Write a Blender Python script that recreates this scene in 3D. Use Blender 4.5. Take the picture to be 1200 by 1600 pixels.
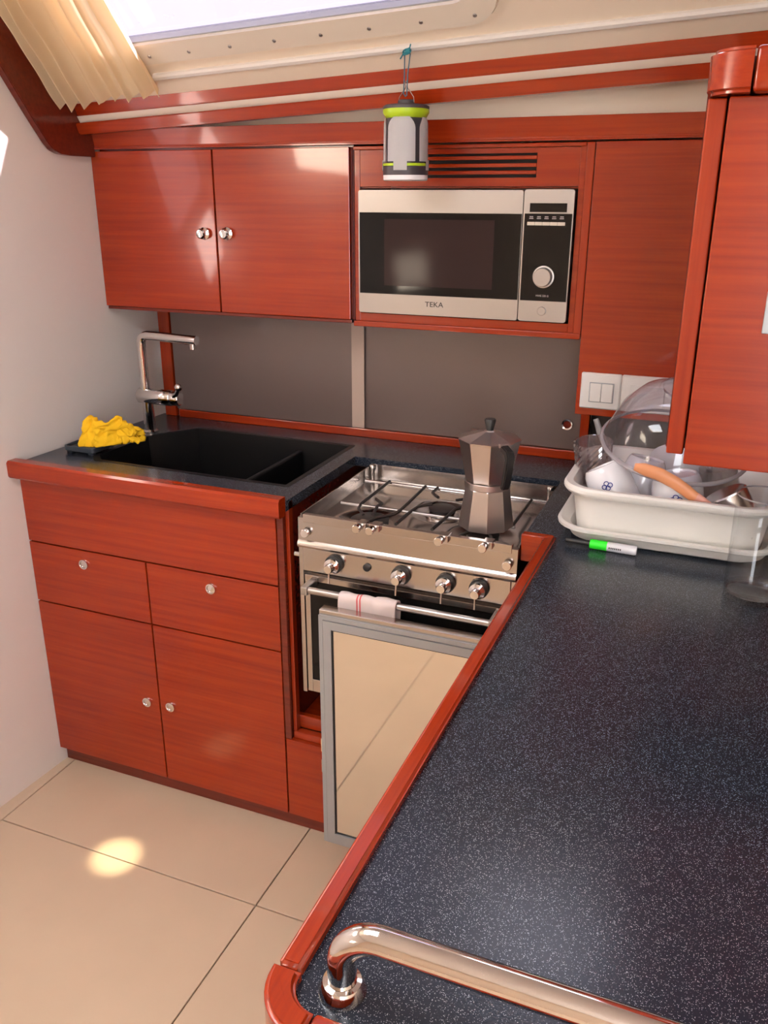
import bpy, bmesh, math, random
from mathutils import Vector, Matrix, noise
random.seed(7)
for o in list(bpy.data.objects): bpy.data.objects.remove(o)
SC = bpy.context.scene
COL = SC.collection
PI = math.pi

# ------------------------------------------------------------------ camera
cam = bpy.data.cameras.new('camera'); camo = bpy.data.objects.new('camera', cam); COL.objects.link(camo)
cam.sensor_fit = 'VERTICAL'; cam.sensor_height = 36.0; cam.lens = 36.0 * 1341.8 / 1600.0
cam.clip_start = 0.02; cam.clip_end = 200
camo.matrix_world = Matrix.Translation((1.6208, -1.5534, 1.516)) @ Matrix.Rotation(0.38614, 4, 'Z') @ Matrix.Rotation(1.21759, 4, 'X') @ Matrix.Rotation(0.00279, 4, 'Z')
SC.camera = camo
# ------------------------------------------------------------------ sky, sun, exposure
w = bpy.data.worlds.new('sky'); SC.world = w; w.use_nodes = True
bg = w.node_tree.nodes['Background']; bg.inputs[0].default_value = (0.95, 0.96, 1.0, 1); bg.inputs[1].default_value = 11.0
sun = bpy.data.lights.new('sun', 'SUN'); sun.energy = 150.0; sun.angle = 0.02; sun.color = (1.0, 0.9, 0.74)
suno = bpy.data.objects.new('sun', sun); COL.objects.link(suno)
suno.location = (3, 3, 4)
suno.rotation_euler = Vector((-1.0, -0.20, -0.45)).to_track_quat('-Z', 'Y').to_euler()
SC.view_settings.view_transform = 'Standard'; SC.view_settings.look = 'None'
SC.view_settings.gamma = 1.0; SC.view_settings.exposure = 0.25; SC.view_settings.use_curve_mapping = False
SC.cycles.max_bounces = 10; SC.cycles.transparent_max_bounces = 24; SC.cycles.caustics_reflective = False; SC.cycles.caustics_refractive = False
SC.cycles.sample_clamp_indirect = 6.0

# ------------------------------------------------------------------ materials
def newmat(name):
    m = bpy.data.materials.new(name); m.use_nodes = True
    return m, m.node_tree, m.node_tree.nodes['Principled BSDF']
def lin(r, g, b):
    f = lambda c: (c/255/12.92) if c/255 <= 0.04045 else ((c/255+0.055)/1.055)**2.4
    return (f(r), f(g), f(b), 1)
def plain(name, col, rough=0.4, metal=0.0, coat=0.0, spec=0.5, bump=0, bscale=60, var=0.0, vscale=8, sss=0):
    m, nt, p = newmat(name)
    p.inputs['Base Color'].default_value = col; p.inputs['Roughness'].default_value = rough
    p.inputs['Metallic'].default_value = metal; p.inputs['Coat Weight'].default_value = coat
    p.inputs['Specular IOR Level'].default_value = spec
    tc = nt.nodes.new('ShaderNodeTexCoord')
    if var:
        n = nt.nodes.new('ShaderNodeTexNoise'); n.inputs['Scale'].default_value = vscale; n.inputs['Detail'].default_value = 4
        mx = nt.nodes.new('ShaderNodeMix'); mx.data_type = 'RGBA'
        mx.inputs['A'].default_value = tuple(c*(1-var) for c in col[:3]) + (1,)
        mx.inputs['B'].default_value = tuple(min(1, c*(1+var)) for c in col[:3]) + (1,)
        nt.links.new(tc.outputs['Object'], n.inputs['Vector']); nt.links.new(n.outputs['Fac'], mx.inputs['Factor'])
        nt.links.new(mx.outputs['Result'], p.inputs['Base Color'])
    if bump:
        n = nt.nodes.new('ShaderNodeTexNoise'); n.inputs['Scale'].default_value = bscale; n.inputs['Detail'].default_value = 3
        b = nt.nodes.new('ShaderNodeBump'); b.inputs['Strength'].default_value = bump; b.inputs['Distance'].default_value = 0.002
        nt.links.new(tc.outputs['Object'], n.inputs['Vector']); nt.links.new(n.outputs['Fac'], b.inputs['Height'])
        nt.links.new(b.outputs['Normal'], p.inputs['Normal'])
    return m
def wood(name, c1, c2, axis='x', rough=0.24, coat=0.42):
    m, nt, p = newmat(name)
    tc = nt.nodes.new('ShaderNodeTexCoord'); mp = nt.nodes.new('ShaderNodeMapping')
    s = {'x': (1.6, 55, 55), 'y': (55, 1.6, 55), 'z': (55, 55, 1.6)}[axis]
    mp.inputs['Scale'].default_value = s
    n = nt.nodes.new('ShaderNodeTexNoise'); n.inputs['Scale'].default_value = 1.6; n.inputs['Detail'].default_value = 7; n.inputs['Roughness'].default_value = 0.65
    n2 = nt.nodes.new('ShaderNodeTexNoise'); n2.inputs['Scale'].default_value = 3.0; n2.inputs['Detail'].default_value = 2
    ad = nt.nodes.new('ShaderNodeMath'); ad.operation = 'MULTIPLY_ADD'; ad.inputs[1].default_value = 0.45
    cr = nt.nodes.new('ShaderNodeValToRGB')
    cr.color_ramp.elements[0].position = 0.42; cr.color_ramp.elements[0].color = c1
    cr.color_ramp.elements[1].position = 0.95; cr.color_ramp.elements[1].color = c2
    L = nt.links.new
    L(tc.outputs['Object'], mp.inputs['Vector']); L(mp.outputs['Vector'], n.inputs['Vector']); L(tc.outputs['Object'], n2.inputs['Vector'])
    L(n2.outputs['Fac'], ad.inputs[0]); L(n.outputs['Fac'], ad.inputs[2]); L(ad.outputs[0], cr.inputs['Fac']); L(cr.outputs['Color'], p.inputs['Base Color'])
    p.inputs['Roughness'].default_value = rough; p.inputs['Coat Weight'].default_value = coat; p.inputs['Coat Roughness'].default_value = 0.05; p.inputs['Specular IOR Level'].default_value = 0.3
    return m
WA, WB = (0.205, 0.0125, 0.0022, 1), (0.325, 0.031, 0.0034, 1)
M = {}
M['wood_x'] = wood('varnished_mahogany_x', WA, WB, 'x')
M['wood_z'] = wood('varnished_mahogany_z', WA, WB, 'z')
M['wood_y'] = wood('varnished_mahogany_y', WA, WB, 'y')
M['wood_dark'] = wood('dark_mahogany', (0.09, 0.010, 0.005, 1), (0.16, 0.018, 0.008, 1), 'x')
M['wall'] = plain('white_bulkhead', (0.74, 0.68, 0.64, 1), 0.5, var=0.04, vscale=3, bump=0.05, bscale=40)
M['ceil'] = plain('cream_headliner', (0.77, 0.65, 0.52, 1), 0.5, var=0.04, vscale=4)
M['cream_plastic'] = plain('cream_plastic', (0.70, 0.62, 0.52, 1), 0.35, var=0.04, vscale=10)
M['floor'] = plain('cream_floor_laminate', (0.60, 0.46, 0.325, 1), 0.38, var=0.08, vscale=5, bump=0.04, bscale=25)
M['joint'] = plain('dark_joint', (0.03, 0.02, 0.015, 1), 0.8)
M['black'] = plain('black_plastic', (0.012, 0.012, 0.013, 1), 0.4)
M['dark'] = plain('painted_interior_shade', (0.02, 0.012, 0.01, 1), 0.7)  # shade inside niche and vent, put into a near-black colour
M['blackglass'] = plain('black_glass', (0.008, 0.007, 0.007, 1), 0.05, spec=0.22)
M['mwwindow'] = plain('microwave_window_mesh', (0.034, 0.021, 0.020, 1), 0.08, spec=0.06)
M['chrome'] = plain('chrome', (0.75, 0.72, 0.70, 1), 0.08, 1.0)
M['steel'] = plain('stainless_steel', (0.52, 0.48, 0.455, 1), 0.20, 1.0, bump=0.02, bscale=200)
M['steel_sat'] = plain('brushed_steel', (0.43, 0.40, 0.38, 1), 0.36, 1.0)
M['steel_bright'] = plain('satin_bright_steel', (0.70, 0.67, 0.64, 1), 0.24, 1.0)
M['mirror'] = plain('mirror_steel_panel', (0.80, 0.76, 0.70, 1), 0.05, 1.0)
M['aluminium'] = plain('cast_aluminium', (0.60, 0.54, 0.52, 1), 0.32, 1.0, var=0.1, vscale=20)
M['grey_frame'] = plain('grey_anodised_frame', (0.36, 0.37, 0.38, 1), 0.4, 0.35)
M['iron'] = plain('black_enamel_iron', (0.035, 0.028, 0.026, 1), 0.45)
M['white'] = plain('white_plastic', (0.74, 0.70, 0.66, 1), 0.35, var=0.03, vscale=10)
M['tub'] = plain('off_white_tub_plastic', (0.80, 0.77, 0.72, 1), 0.32, var=0.03, vscale=10)
M['ceramic'] = plain('white_porcelain', (0.78, 0.77, 0.80, 1), 0.12, coat=0.4)
M['blue'] = plain('cobalt_blue_glaze', (0.02, 0.03, 0.22, 1), 0.2)
M['lime'] = plain('lime_plastic', (0.42, 0.62, 0.02, 1), 0.35)
M['charcoal'] = plain('charcoal_plastic', (0.045, 0.038, 0.045, 1), 0.45)
M['slate'] = plain('slate_grey_plastic', (0.04, 0.05, 0.062, 1), 0.4)
M['neon'] = plain('neon_green_plastic', (0.03, 0.85, 0.03, 1), 0.4)
M['peach'] = plain('peach_plastic', (0.72, 0.30, 0.14, 1), 0.4)
M['pink'] = plain('pink_plastic', (0.75, 0.36, 0.28, 1), 0.4)
M['cord'] = plain('blue_grey_cord', (0.06, 0.14, 0.19, 1), 0.8)
M['teal'] = plain('teal_cord', (0.02, 0.20, 0.26, 1), 0.8)
M['yellow'] = plain('yellow_microfibre', (0.85, 0.50, 0.005, 1), 0.85, bump=0.5, bscale=500, var=0.1, vscale=40)
M['print'] = plain('dark_print', (0.01, 0.01, 0.01, 1), 0.5)
M['light_print'] = plain('light_print', (0.55, 0.5, 0.5, 1), 0.5)
M['sinkblack'] = plain('black_composite_sink', (0.006, 0.006, 0.007, 1), 0.4, spec=0.3, bump=0.05, bscale=400)
M['shade'] = plain('frosted_lantern_panel', (0.86, 0.83, 0.83, 1), 0.5)

def counter_mat():
    m, nt, p = newmat('speckled_black_worktop'); L = nt.links.new
    tc = nt.nodes.new('ShaderNodeTexCoord')
    v = nt.nodes.new('ShaderNodeTexVoronoi'); v.inputs['Scale'].default_value = 1050
    sep = nt.nodes.new('ShaderNodeSeparateColor')
    r = nt.nodes.new('ShaderNodeMapRange'); r.inputs['From Min'].default_value = 0.50; r.inputs['From Max'].default_value = 1.0
    r.inputs['To Min'].default_value = 0.0; r.inputs['To Max'].default_value = 0.42
    lt = nt.nodes.new('ShaderNodeMath'); lt.operation = 'LESS_THAN'
    nz = nt.nodes.new('ShaderNodeTexNoise'); nz.inputs['Scale'].default_value = 5; nz.inputs['Detail'].default_value = 3
    base = nt.nodes.new('ShaderNodeMix'); base.data_type = 'RGBA'
    base.inputs['A'].default_value = (0.009, 0.013, 0.022, 1); base.inputs['B'].default_value = (0.015, 0.021, 0.034, 1)
    mx = nt.nodes.new('ShaderNodeMix'); mx.data_type = 'RGBA'; mx.inputs['B'].default_value = (0.42, 0.46, 0.52, 1)
    L(tc.outputs['Object'], v.inputs['Vector']); L(v.outputs['Color'], sep.inputs['Color']); L(sep.outputs['Red'], r.inputs['Value'])
    L(v.outputs['Distance'], lt.inputs[0]); L(r.outputs['Result'], lt.inputs[1])
    L(tc.outputs['Object'], nz.inputs['Vector']); L(nz.outputs['Fac'], base.inputs['Factor'])
    L(base.outputs['Result'], mx.inputs['A']); L(lt.outputs[0], mx.inputs['Factor']); L(mx.outputs['Result'], p.inputs['Base Color'])
    p.inputs['Roughness'].default_value = 0.20; p.inputs['Specular IOR Level'].default_value = 0.4
    n = nt.nodes.new('ShaderNodeTexNoise'); n.inputs['Scale'].default_value = 700; n.inputs['Detail'].default_value = 2
    b = nt.nodes.new('ShaderNodeBump'); b.inputs['Strength'].default_value = 0.22; b.inputs['Distance'].default_value = 0.0006
    L(tc.outputs['Object'], n.inputs['Vector']); L(n.outputs['Fac'], b.inputs['Height']); L(b.outputs['Normal'], p.inputs['Normal'])
    return m
M['counter'] = counter_mat()
def thin_glass(name, tint, rough=0.02, ior=1.5, boost=1.0, dirt=0.0):
    m = bpy.data.materials.new(name); m.use_nodes = True; nt = m.node_tree; nt.nodes.clear(); L = nt.links.new
    out = nt.nodes.new('ShaderNodeOutputMaterial'); t = nt.nodes.new('ShaderNodeBsdfTransparent'); g = nt.nodes.new('ShaderNodeBsdfGlossy')
    t.inputs[0].default_value = tint; g.inputs['Roughness'].default_value = rough
    lw = nt.nodes.new('ShaderNodeLayerWeight'); lw.inputs[0].default_value = 0.5; pw = nt.nodes.new('ShaderNodeMath'); pw.operation = 'POWER'; pw.inputs[1].default_value = 3.5; fr = nt.nodes.new('ShaderNodeMath'); fr.operation = 'MULTIPLY_ADD'; fr.inputs[1].default_value = 0.5; fr.inputs[2].default_value = 0.045; L(lw.outputs['Facing'], pw.inputs[0]); L(pw.outputs[0], fr.inputs[0])
    mu = nt.nodes.new('ShaderNodeMath'); mu.operation = 'MULTIPLY'; mu.inputs[1].default_value = boost; mu.use_clamp = True
    mx = nt.nodes.new('ShaderNodeMixShader')
    L(fr.outputs[0], mu.inputs[0]); L(mu.outputs[0], mx.inputs[0]); L(t.outputs[0], mx.inputs[1]); L(g.outputs[0], mx.inputs[2])
    res = mx
    if dirt:
        d = nt.nodes.new('ShaderNodeBsdfDiffuse'); d.inputs[0].default_value = (0.6, 0.58, 0.62, 1)
        tc = nt.nodes.new('ShaderNodeTexCoord'); n = nt.nodes.new('ShaderNodeTexNoise'); n.inputs['Scale'].default_value = 14; n.inputs['Detail'].default_value = 6
        m2 = nt.nodes.new('ShaderNodeMath'); m2.operation = 'MULTIPLY'; m2.inputs[1].default_value = dirt
        mx2 = nt.nodes.new('ShaderNodeMixShader')
        L(tc.outputs['Object'], n.inputs['Vector']); L(n.outputs['Fac'], m2.inputs[0]); L(m2.outputs[0], mx2.inputs[0]); L(mx.outputs[0], mx2.inputs[1]); L(d.outputs[0], mx2.inputs[2]); res = mx2
    L(res.outputs[0], out.inputs[0])
    return m
M['glass'] = thin_glass('clear_glass', (0.965, 0.97, 0.975, 1), boost=1.0)
M['bowl'] = thin_glass('clear_plastic', (0.88, 0.86, 0.91, 1), rough=0.06, boost=1.6, dirt=0.14)
M['crystal'] = thin_glass('cut_crystal', (0.80, 0.72, 0.72, 1), rough=0.03, boost=5.0, dirt=0.12)
M['jar'] = thin_glass('clear_jar_plastic', (0.85, 0.82, 0.80, 1), rough=0.05, boost=2.0, dirt=0.08)
M['rimgrey'] = plain('clear_plastic_rim', (0.30, 0.27, 0.29, 1), 0.15, coat=0.5)
M['pane_clear'] = thin_glass('clear_window_acrylic', (0.60, 0.58, 0.66, 1))
M['pane'] = thin_glass('tinted_window_acrylic', (0.092, 0.081, 0.108, 1), dirt=0.10)
def frosted():
    m, nt, p = newmat('frosted_grey_sliding_panel')
    p.inputs['Base Color'].default_value = (0.150, 0.108, 0.098, 1); p.inputs['Roughness'].default_value = 0.30
    p.inputs['Specular IOR Level'].default_value = 0.9; p.inputs['Metallic'].default_value = 0.25
    return m
M['frosted'] = frosted()
M['frosted_edge'] = plain('frosted_panel_edge', (0.48, 0.36, 0.30, 1), 0.4)
def curtain_mat():
    m = bpy.data.materials.new('cream_curtain_cloth'); m.use_nodes = True; nt = m.node_tree; nt.nodes.clear(); L = nt.links.new
    out = nt.nodes.new('ShaderNodeOutputMaterial'); d = nt.nodes.new('ShaderNodeBsdfDiffuse'); t = nt.nodes.new('ShaderNodeBsdfTranslucent')
    d.inputs[0].default_value = (0.85, 0.72, 0.50, 1); t.inputs[0].default_value = (0.85, 0.66, 0.38, 1)
    mx = nt.nodes.new('ShaderNodeMixShader'); mx.inputs[0].default_value = 0.35
    L(d.outputs[0], mx.inputs[1]); L(t.outputs[0], mx.inputs[2]); L(mx.outputs[0], out.inputs[0]); return m
M['curtain'] = curtain_mat()
def towel_mat():
    m, nt, p = newmat('white_towel_red_stripes'); L = nt.links.new
    tc = nt.nodes.new('ShaderNodeTexCoord'); sx = nt.nodes.new('ShaderNodeSeparateXYZ')
    L(tc.outputs['Object'], sx.inputs[0])
    prev = None
    for c in (0.041, 0.048):
        s = nt.nodes.new('ShaderNodeMath'); s.operation = 'SUBTRACT'; s.inputs[1].default_value = c; L(sx.outputs['X'], s.inputs[0])
        a = nt.nodes.new('ShaderNodeMath'); a.operation = 'ABSOLUTE'; L(s.outputs[0], a.inputs[0])
        l = nt.nodes.new('ShaderNodeMath'); l.operation = 'LESS_THAN'; l.inputs[1].default_value = 0.0016; L(a.outputs[0], l.inputs[0])
        if prev:
            q = nt.nodes.new('ShaderNodeMath'); q.operation = 'MAXIMUM'; L(prev.outputs[0], q.inputs[0]); L(l.outputs[0], q.inputs[1]); prev = q
        else: prev = l
    mx = nt.nodes.new('ShaderNodeMix'); mx.data_type = 'RGBA'; mx.inputs['A'].default_value = (0.72, 0.60, 0.57, 1); mx.inputs['B'].default_value = (0.6, 0.08, 0.08, 1)
    L(prev.outputs[0], mx.inputs['Factor']); L(mx.outputs['Result'], p.inputs['Base Color']); p.inputs['Roughness'].default_value = 0.9
    return m
M['towel'] = towel_mat()

# ------------------------------------------------------------------ helpers
ORG = {}
def thing(name, label, cat, loc=(0, 0, 0), rot=None, group=None, local=False):
    o = bpy.data.objects.new(name, None); COL.objects.link(o); o.empty_display_size = 0.05
    o.location = loc
    if rot: o.rotation_euler = rot
    o['label'] = label; o['category'] = cat
    if group: o['group'] = group
    ORG[o.name] = Vector((0, 0, 0)) if local else Vector(loc)
    return o
def struct_root(name, loc=(0, 0, 0)):
    o = bpy.data.objects.new(name, None); COL.objects.link(o); o.location = loc; o['kind'] = 'structure'; ORG[o.name] = Vector(loc); return o
def obj(name, bm, mat, parent=None, smooth=None, label=None):
    org = ORG[parent.name] if parent else Vector((0, 0, 0))
    if org.length: bmesh.ops.translate(bm, verts=bm.verts, vec=-org)
    me = bpy.data.meshes.new(name); bm.to_mesh(me); bm.free()
    me.materials.append(M[mat] if isinstance(mat, str) else mat)
    o = bpy.data.objects.new(name, me); COL.objects.link(o)
    if parent: o.parent = parent
    ORG[o.name] = org
    if smooth is not None:
        for p in me.polygons: p.use_smooth = True
        if smooth < 180:
            try: me.set_sharp_from_angle(angle=math.radians(smooth))
            except Exception: pass
    if label: o['label'] = label
    return o
def tag(o, label, cat, group=None):
    o['label'] = label; o['category'] = cat
    if group: o['group'] = group
    return o
def struct(o): o['kind'] = 'structure'; return o
def rebase(o, loc):
    # put the origin of a one-mesh thing at its base
    o.data.transform(Matrix.Translation(-Vector(loc))); o.location = loc; ORG[o.name] = Vector(loc); return o

def box(bm, x0, x1, y0, y1, z0, z1, bev=0.0, seg=2):
    vs = [bm.verts.new((x, y, z)) for x in (x0, x1) for y in (y0, y1) for z in (z0, z1)]
    fs = [bm.faces.new([vs[i] for i in q]) for q in ((0, 1, 3, 2), (4, 6, 7, 5), (0, 4, 5, 1), (2, 3, 7, 6), (0, 2, 6, 4), (1, 5, 7, 3))]
    if bev:
        es = list({e for f in fs for e in f.edges})
        bmesh.ops.bevel(bm, geom=es, offset=bev, segments=seg, affect='EDGES', profile=0.5)
    return bm
def B(x0, x1, y0, y1, z0, z1, bev=0.0015, seg=2): return box(bmesh.new(), x0, x1, y0, y1, z0, z1, bev, seg)
def frame_axes(d):
    d = Vector(d).normalized(); a = Vector((0, 0, 1)) if abs(d.z) < 0.9 else Vector((1, 0, 0))
    u = d.cross(a).normalized(); v = d.cross(u).normalized(); return u, v
def tube(bm, pts, r, n=12, cap=True, flat=None):
    pts = [Vector(p) for p in pts]; rings = []
    rs = r if isinstance(r, (list, tuple)) else [r]*len(pts)
    u = None
    for i, p in enumerate(pts):
        d = (pts[min(i+1, len(pts)-1)] - pts[max(i-1, 0)]).normalized()
        if u is None: u, v = frame_axes(d)
        else:
            u = (u - d*u.dot(d)).normalized(); v = d.cross(u).normalized()
        rings.append([bm.verts.new(p + (u*math.cos(2*PI*k/n)*(flat or 1) + v*math.sin(2*PI*k/n))*rs[i]) for k in range(n)])
    for a, b in zip(rings, rings[1:]):
        for k in range(n): bm.faces.new((a[k], a[(k+1) % n], b[(k+1) % n], b[k]))
    if cap: bm.faces.new(rings[0][::-1]); bm.faces.new(rings[-1])
    bmesh.ops.recalc_face_normals(bm, faces=bm.faces)
    return bm
def T(pts, r, n=12, cap=True, flat=None): return tube(bmesh.new(), pts, r, n, cap, flat)
def lathe(bm, prof, c=(0, 0, 0), n=32, axis='z', a0=0.0):
    # prof: (radius, height) list
    c = Vector(c); rings = []
    def pt(r, h, t):
        q = {'z': (r*math.cos(t), r*math.sin(t), h), 'y': (r*math.cos(t), h, r*math.sin(t)), 'x': (h, r*math.cos(t), r*math.sin(t))}[axis]
        return c + Vector(q)
    for r, h in prof:
        if r < 1e-6: rings.append([bm.verts.new(pt(0, h, 0))])
        else: rings.append([bm.verts.new(pt(r, h, a0 + 2*PI*k/n)) for k in range(n)])
    for a, b in zip(rings, rings[1:]):
        for k in range(n):
            q = [a[k % len(a)], a[(k+1) % len(a)], b[(k+1) % len(b)], b[k % len(b)]]
            q2 = []
            for v in q:
                if v not in q2: q2.append(v)
            if len(q2) > 2: bm.faces.new(q2)
    bmesh.ops.recalc_face_normals(bm, faces=bm.faces)
    return bm
def La(prof, c=(0, 0, 0), n=32, axis='z', a0=0.0): return lathe(bmesh.new(), prof, c, n, axis, a0)
def prism(bm, poly, fn0, fn1):
    # closed prism between two placements of a 2-D polygon
    a = [bm.verts.new(fn0(*p)) for p in poly]; b = [bm.verts.new(fn1(*p)) for p in poly]; n = len(poly)
    bm.faces.new(a); bm.faces.new(b[::-1])
    for i in range(n): bm.faces.new((a[i], b[i], b[(i+1) % n], a[(i+1) % n]))
    bmesh.ops.recalc_face_normals(bm, faces=bm.faces)
    return bm
def rrect(x0, x1, y0, y1, r, n=6):
    pts = []
    for cx, cy, a in ((x1-r, y1-r, 0), (x0+r, y1-r, PI/2), (x0+r, y0+r, PI), (x1-r, y0+r, 1.5*PI)):
        for k in range(n+1): pts.append((cx + r*math.cos(a + PI/2*k/n), cy + r*math.sin(a + PI/2*k/n)))
    return pts
def loft(bm, rings, cap0=True, cap1=True):
    R = [[bm.verts.new(p) for p in r] for r in rings]; n = len(R[0])
    for a, b in zip(R, R[1:]):
        for k in range(n): bm.faces.new((a[k], a[(k+1) % n], b[(k+1) % n], b[k]))
    if cap0: bm.faces.new(R[0][::-1])
    if cap1: bm.faces.new(R[-1])
    bmesh.ops.recalc_face_normals(bm, faces=bm.faces)
    return bm
def text_bm(s, size, place, depth=0.0004):
    cu = bpy.data.curves.new('t', 'FONT'); cu.body = s; cu.size = size; cu.extrude = depth; cu.align_x = 'CENTER'; cu.align_y = 'CENTER'
    to = bpy.data.objects.new('t', cu); COL.objects.link(to)
    me = bpy.data.meshes.new_from_object(to); bm = bmesh.new(); bm.from_mesh(me)
    bpy.data.objects.remove(to); bpy.data.curves.remove(cu); bpy.data.meshes.remove(me)
    bmesh.ops.transform(bm, matrix=place, verts=bm.verts); return bm
def arc(c, r, a0, a1, n, fn): return [fn(c, r, a0 + (a1-a0)*k/n) for k in range(n+1)]
def wallx(y): return 0.0534*y
def push_knob(name, c, parent, r=0.0135):
    x, y, z = c
    k = obj(name, La([(0, -.0045), (r*.55, -.0045), (r*.72, -.0035), (r*.74, -.006), (r*.95, -.0055), (r, -.003), (r, .001)], (x, y, z), 28, 'y'), 'chrome', parent, 40)
    return k
def knob(name, c, parent, r=0.0115):
    # round chrome knob on a front facing -Y
    x, y, z = c
    return obj(name, La([(0, 0.002), (r*1.12, 0.002), (r*1.15, -0.002), (r*0.85, -0.004), (r*0.62, -0.006), (r*0.62, -0.010), (r*0.95, -0.014), (r*0.98, -0.018), (r*0.75, -0.022), (0, -0.0235)], (x, y, z), 24, 'y'), 'chrome', parent, 40)

# ------------------------------------------------------------------ the setting
YR = -3.4; XR = 2.75
TH = math.radians(41); CT, ST = math.cos(TH), math.sin(TH)
def S(x, v, n=0.0):
    # point on the sloping coachroof side: v up the slope, n into the cabin
    return Vector((x, 0.312 - v*CT - n*ST, 1.722 + 0.045*x + v*ST - n*CT))
# floor boards
fl = struct_root('floor', (0, 0, 0))
obj('subfloor', B(-0.2, XR, YR, 0.60, -0.06, -0.012, 0), 'joint', fl)
g = 0.0016
def board(x0, x1, y0, y1): obj('floor_panel', B(x0+g, x1-g, y0+g, y1-g, -0.012, 0.0, 0.001, 1), 'floor', fl)
board(0.028, 0.779, -0.251, 0.60); board(0.779, 1.60, -0.251, 0.60); board(1.60, XR, -0.251, 0.60)
board(0.028, 0.779, -1.45, -0.251); board(0.779, 1.60, -1.45, -0.251); board(1.60, XR, -1.45, -0.251)
board(-0.19, 0.779, YR, -1.45); board(0.779, 1.60, YR, -1.45); board(1.60, XR, YR, -1.45)
board(-0.18, 0.028, -1.45, 0.60)
# left bulkhead (slightly skewed), painted white
bm = prism(bmesh.new(), [(YR, 0), (0.60, 0), (0.60, 1.66), (0.371, 1.66), (0.312, 1.722), (0.0, 1.992), (YR, 2.03)],
           lambda y, z: (wallx(y), y, z), lambda y, z: (wallx(y)-0.05, y, z))
struct(obj('wall_left', bm, 'wall'))
struct(obj('wall_back', B(-0.05, XR, 0.585, 0.62, 0.0, 1.79, 0), 'ceil'))
struct(obj('ceiling_side', B(0.0, XR, 0.400, 0.62, 1.791, 1.805, 0), 'ceil'))
struct(obj('wall_right', B(XR, XR+0.05, YR, 0.62, 0.0, 2.15, 0), 'ceil'))
# rear wall with the open companionway and side openings
bm = bmesh.new(); box(bm, -0.3, 2.0, YR-0.05, YR, 0, 2.15); box(bm, 2.7, XR, YR-0.05, YR, 0, 2.15); box(bm, 2.0, 2.7, YR-0.05, YR, 0, 0.45)
struct(obj('wall_rear', bm, 'ceil'))
# upright headliner above the wall units, seen under the rail
struct(obj('trim_headliner', B(0.02, XR, 0.405, 0.42, 1.66, 1.79, 0), 'ceil'))
# sloping coachroof side with two window openings
W1 = (0.20, 1.10, 0.120, 0.40); W2 = (1.16, 1.62, 0.215, 0.40); VT = 0.413
bm = bmesh.new()
def slab(x0, x1, v0, v1):
    prism(bm, [(x0, v0), (x1, v0), (x1, v1), (x0, v1)], lambda x, v: S(x, v, 0), lambda x, v: S(x, v, -0.03))
slab(0.0, W1[0], -0.03, VT); slab(W1[1], W2[0], -0.03, VT); slab(W2[1], XR, -0.03, VT)
slab(W1[0], W1[1], -0.03, W1[2]); slab(W1[0], W1[1], W1[3], VT); slab(W2[0], W2[1], -0.03, W2[2]); slab(W2[0], W2[1], W2[3], VT)
struct(obj('ceiling_slope', bm, 'ceil'))
# flat ceiling with two open deck hatches
bm = bmesh.new()
H1 = (0.35, 1.0, -1.35, -0.70); H2 = (1.75, 2.35, -2.3, -1.7)
ZC = 1.995
def cz(x): return ZC + 0.045*x
def cslab(x0, x1, y0, y1):
    prism(bm, [(x0, y0), (x1, y0), (x1, y1), (x0, y1)], lambda x, y: (x, y, cz(x)), lambda x, y: (x, y, cz(x)+0.05))
yy = 0.312 - VT*CT
xs_ = [-0.15, H1[0], H1[1], H2[0], H2[1], XR]
cslab(-0.15, H1[0], YR, yy); cslab(H1[1], H2[0], YR, yy); cslab(H2[1], XR, YR, yy)
cslab(H1[0], H1[1], YR, H1[2]); cslab(H1[0], H1[1], H1[3], yy); cslab(H2[0], H2[1], YR, H2[2]); cslab(H2[0], H2[1], H2[3], yy)
struct(obj('ceiling', bm, 'wall'))
for i, h in enumerate((H1, H2)):
    fr = struct_root('hatch_frame'); 
    bm = bmesh.new()
    for (x0, x1, y0, y1) in ((h[0]-.03, h[0]+.02, h[2]-.03, h[3]+.03), (h[1]-.02, h[1]+.03, h[2]-.03, h[3]+.03), (h[0]+.02, h[1]-.02, h[2]-.03, h[2]+.02), (h[0]+.02, h[1]-.02, h[3]-.02, h[3]+.03)):
        prism(bm, [(x0, y0), (x1, y0), (x1, y1), (x0, y1)], lambda x, y: (x, y, cz(x)-0.012), lambda x, y: (x, y, cz(x)))
    obj('frame', bm, 'cream_plastic', fr)

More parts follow.
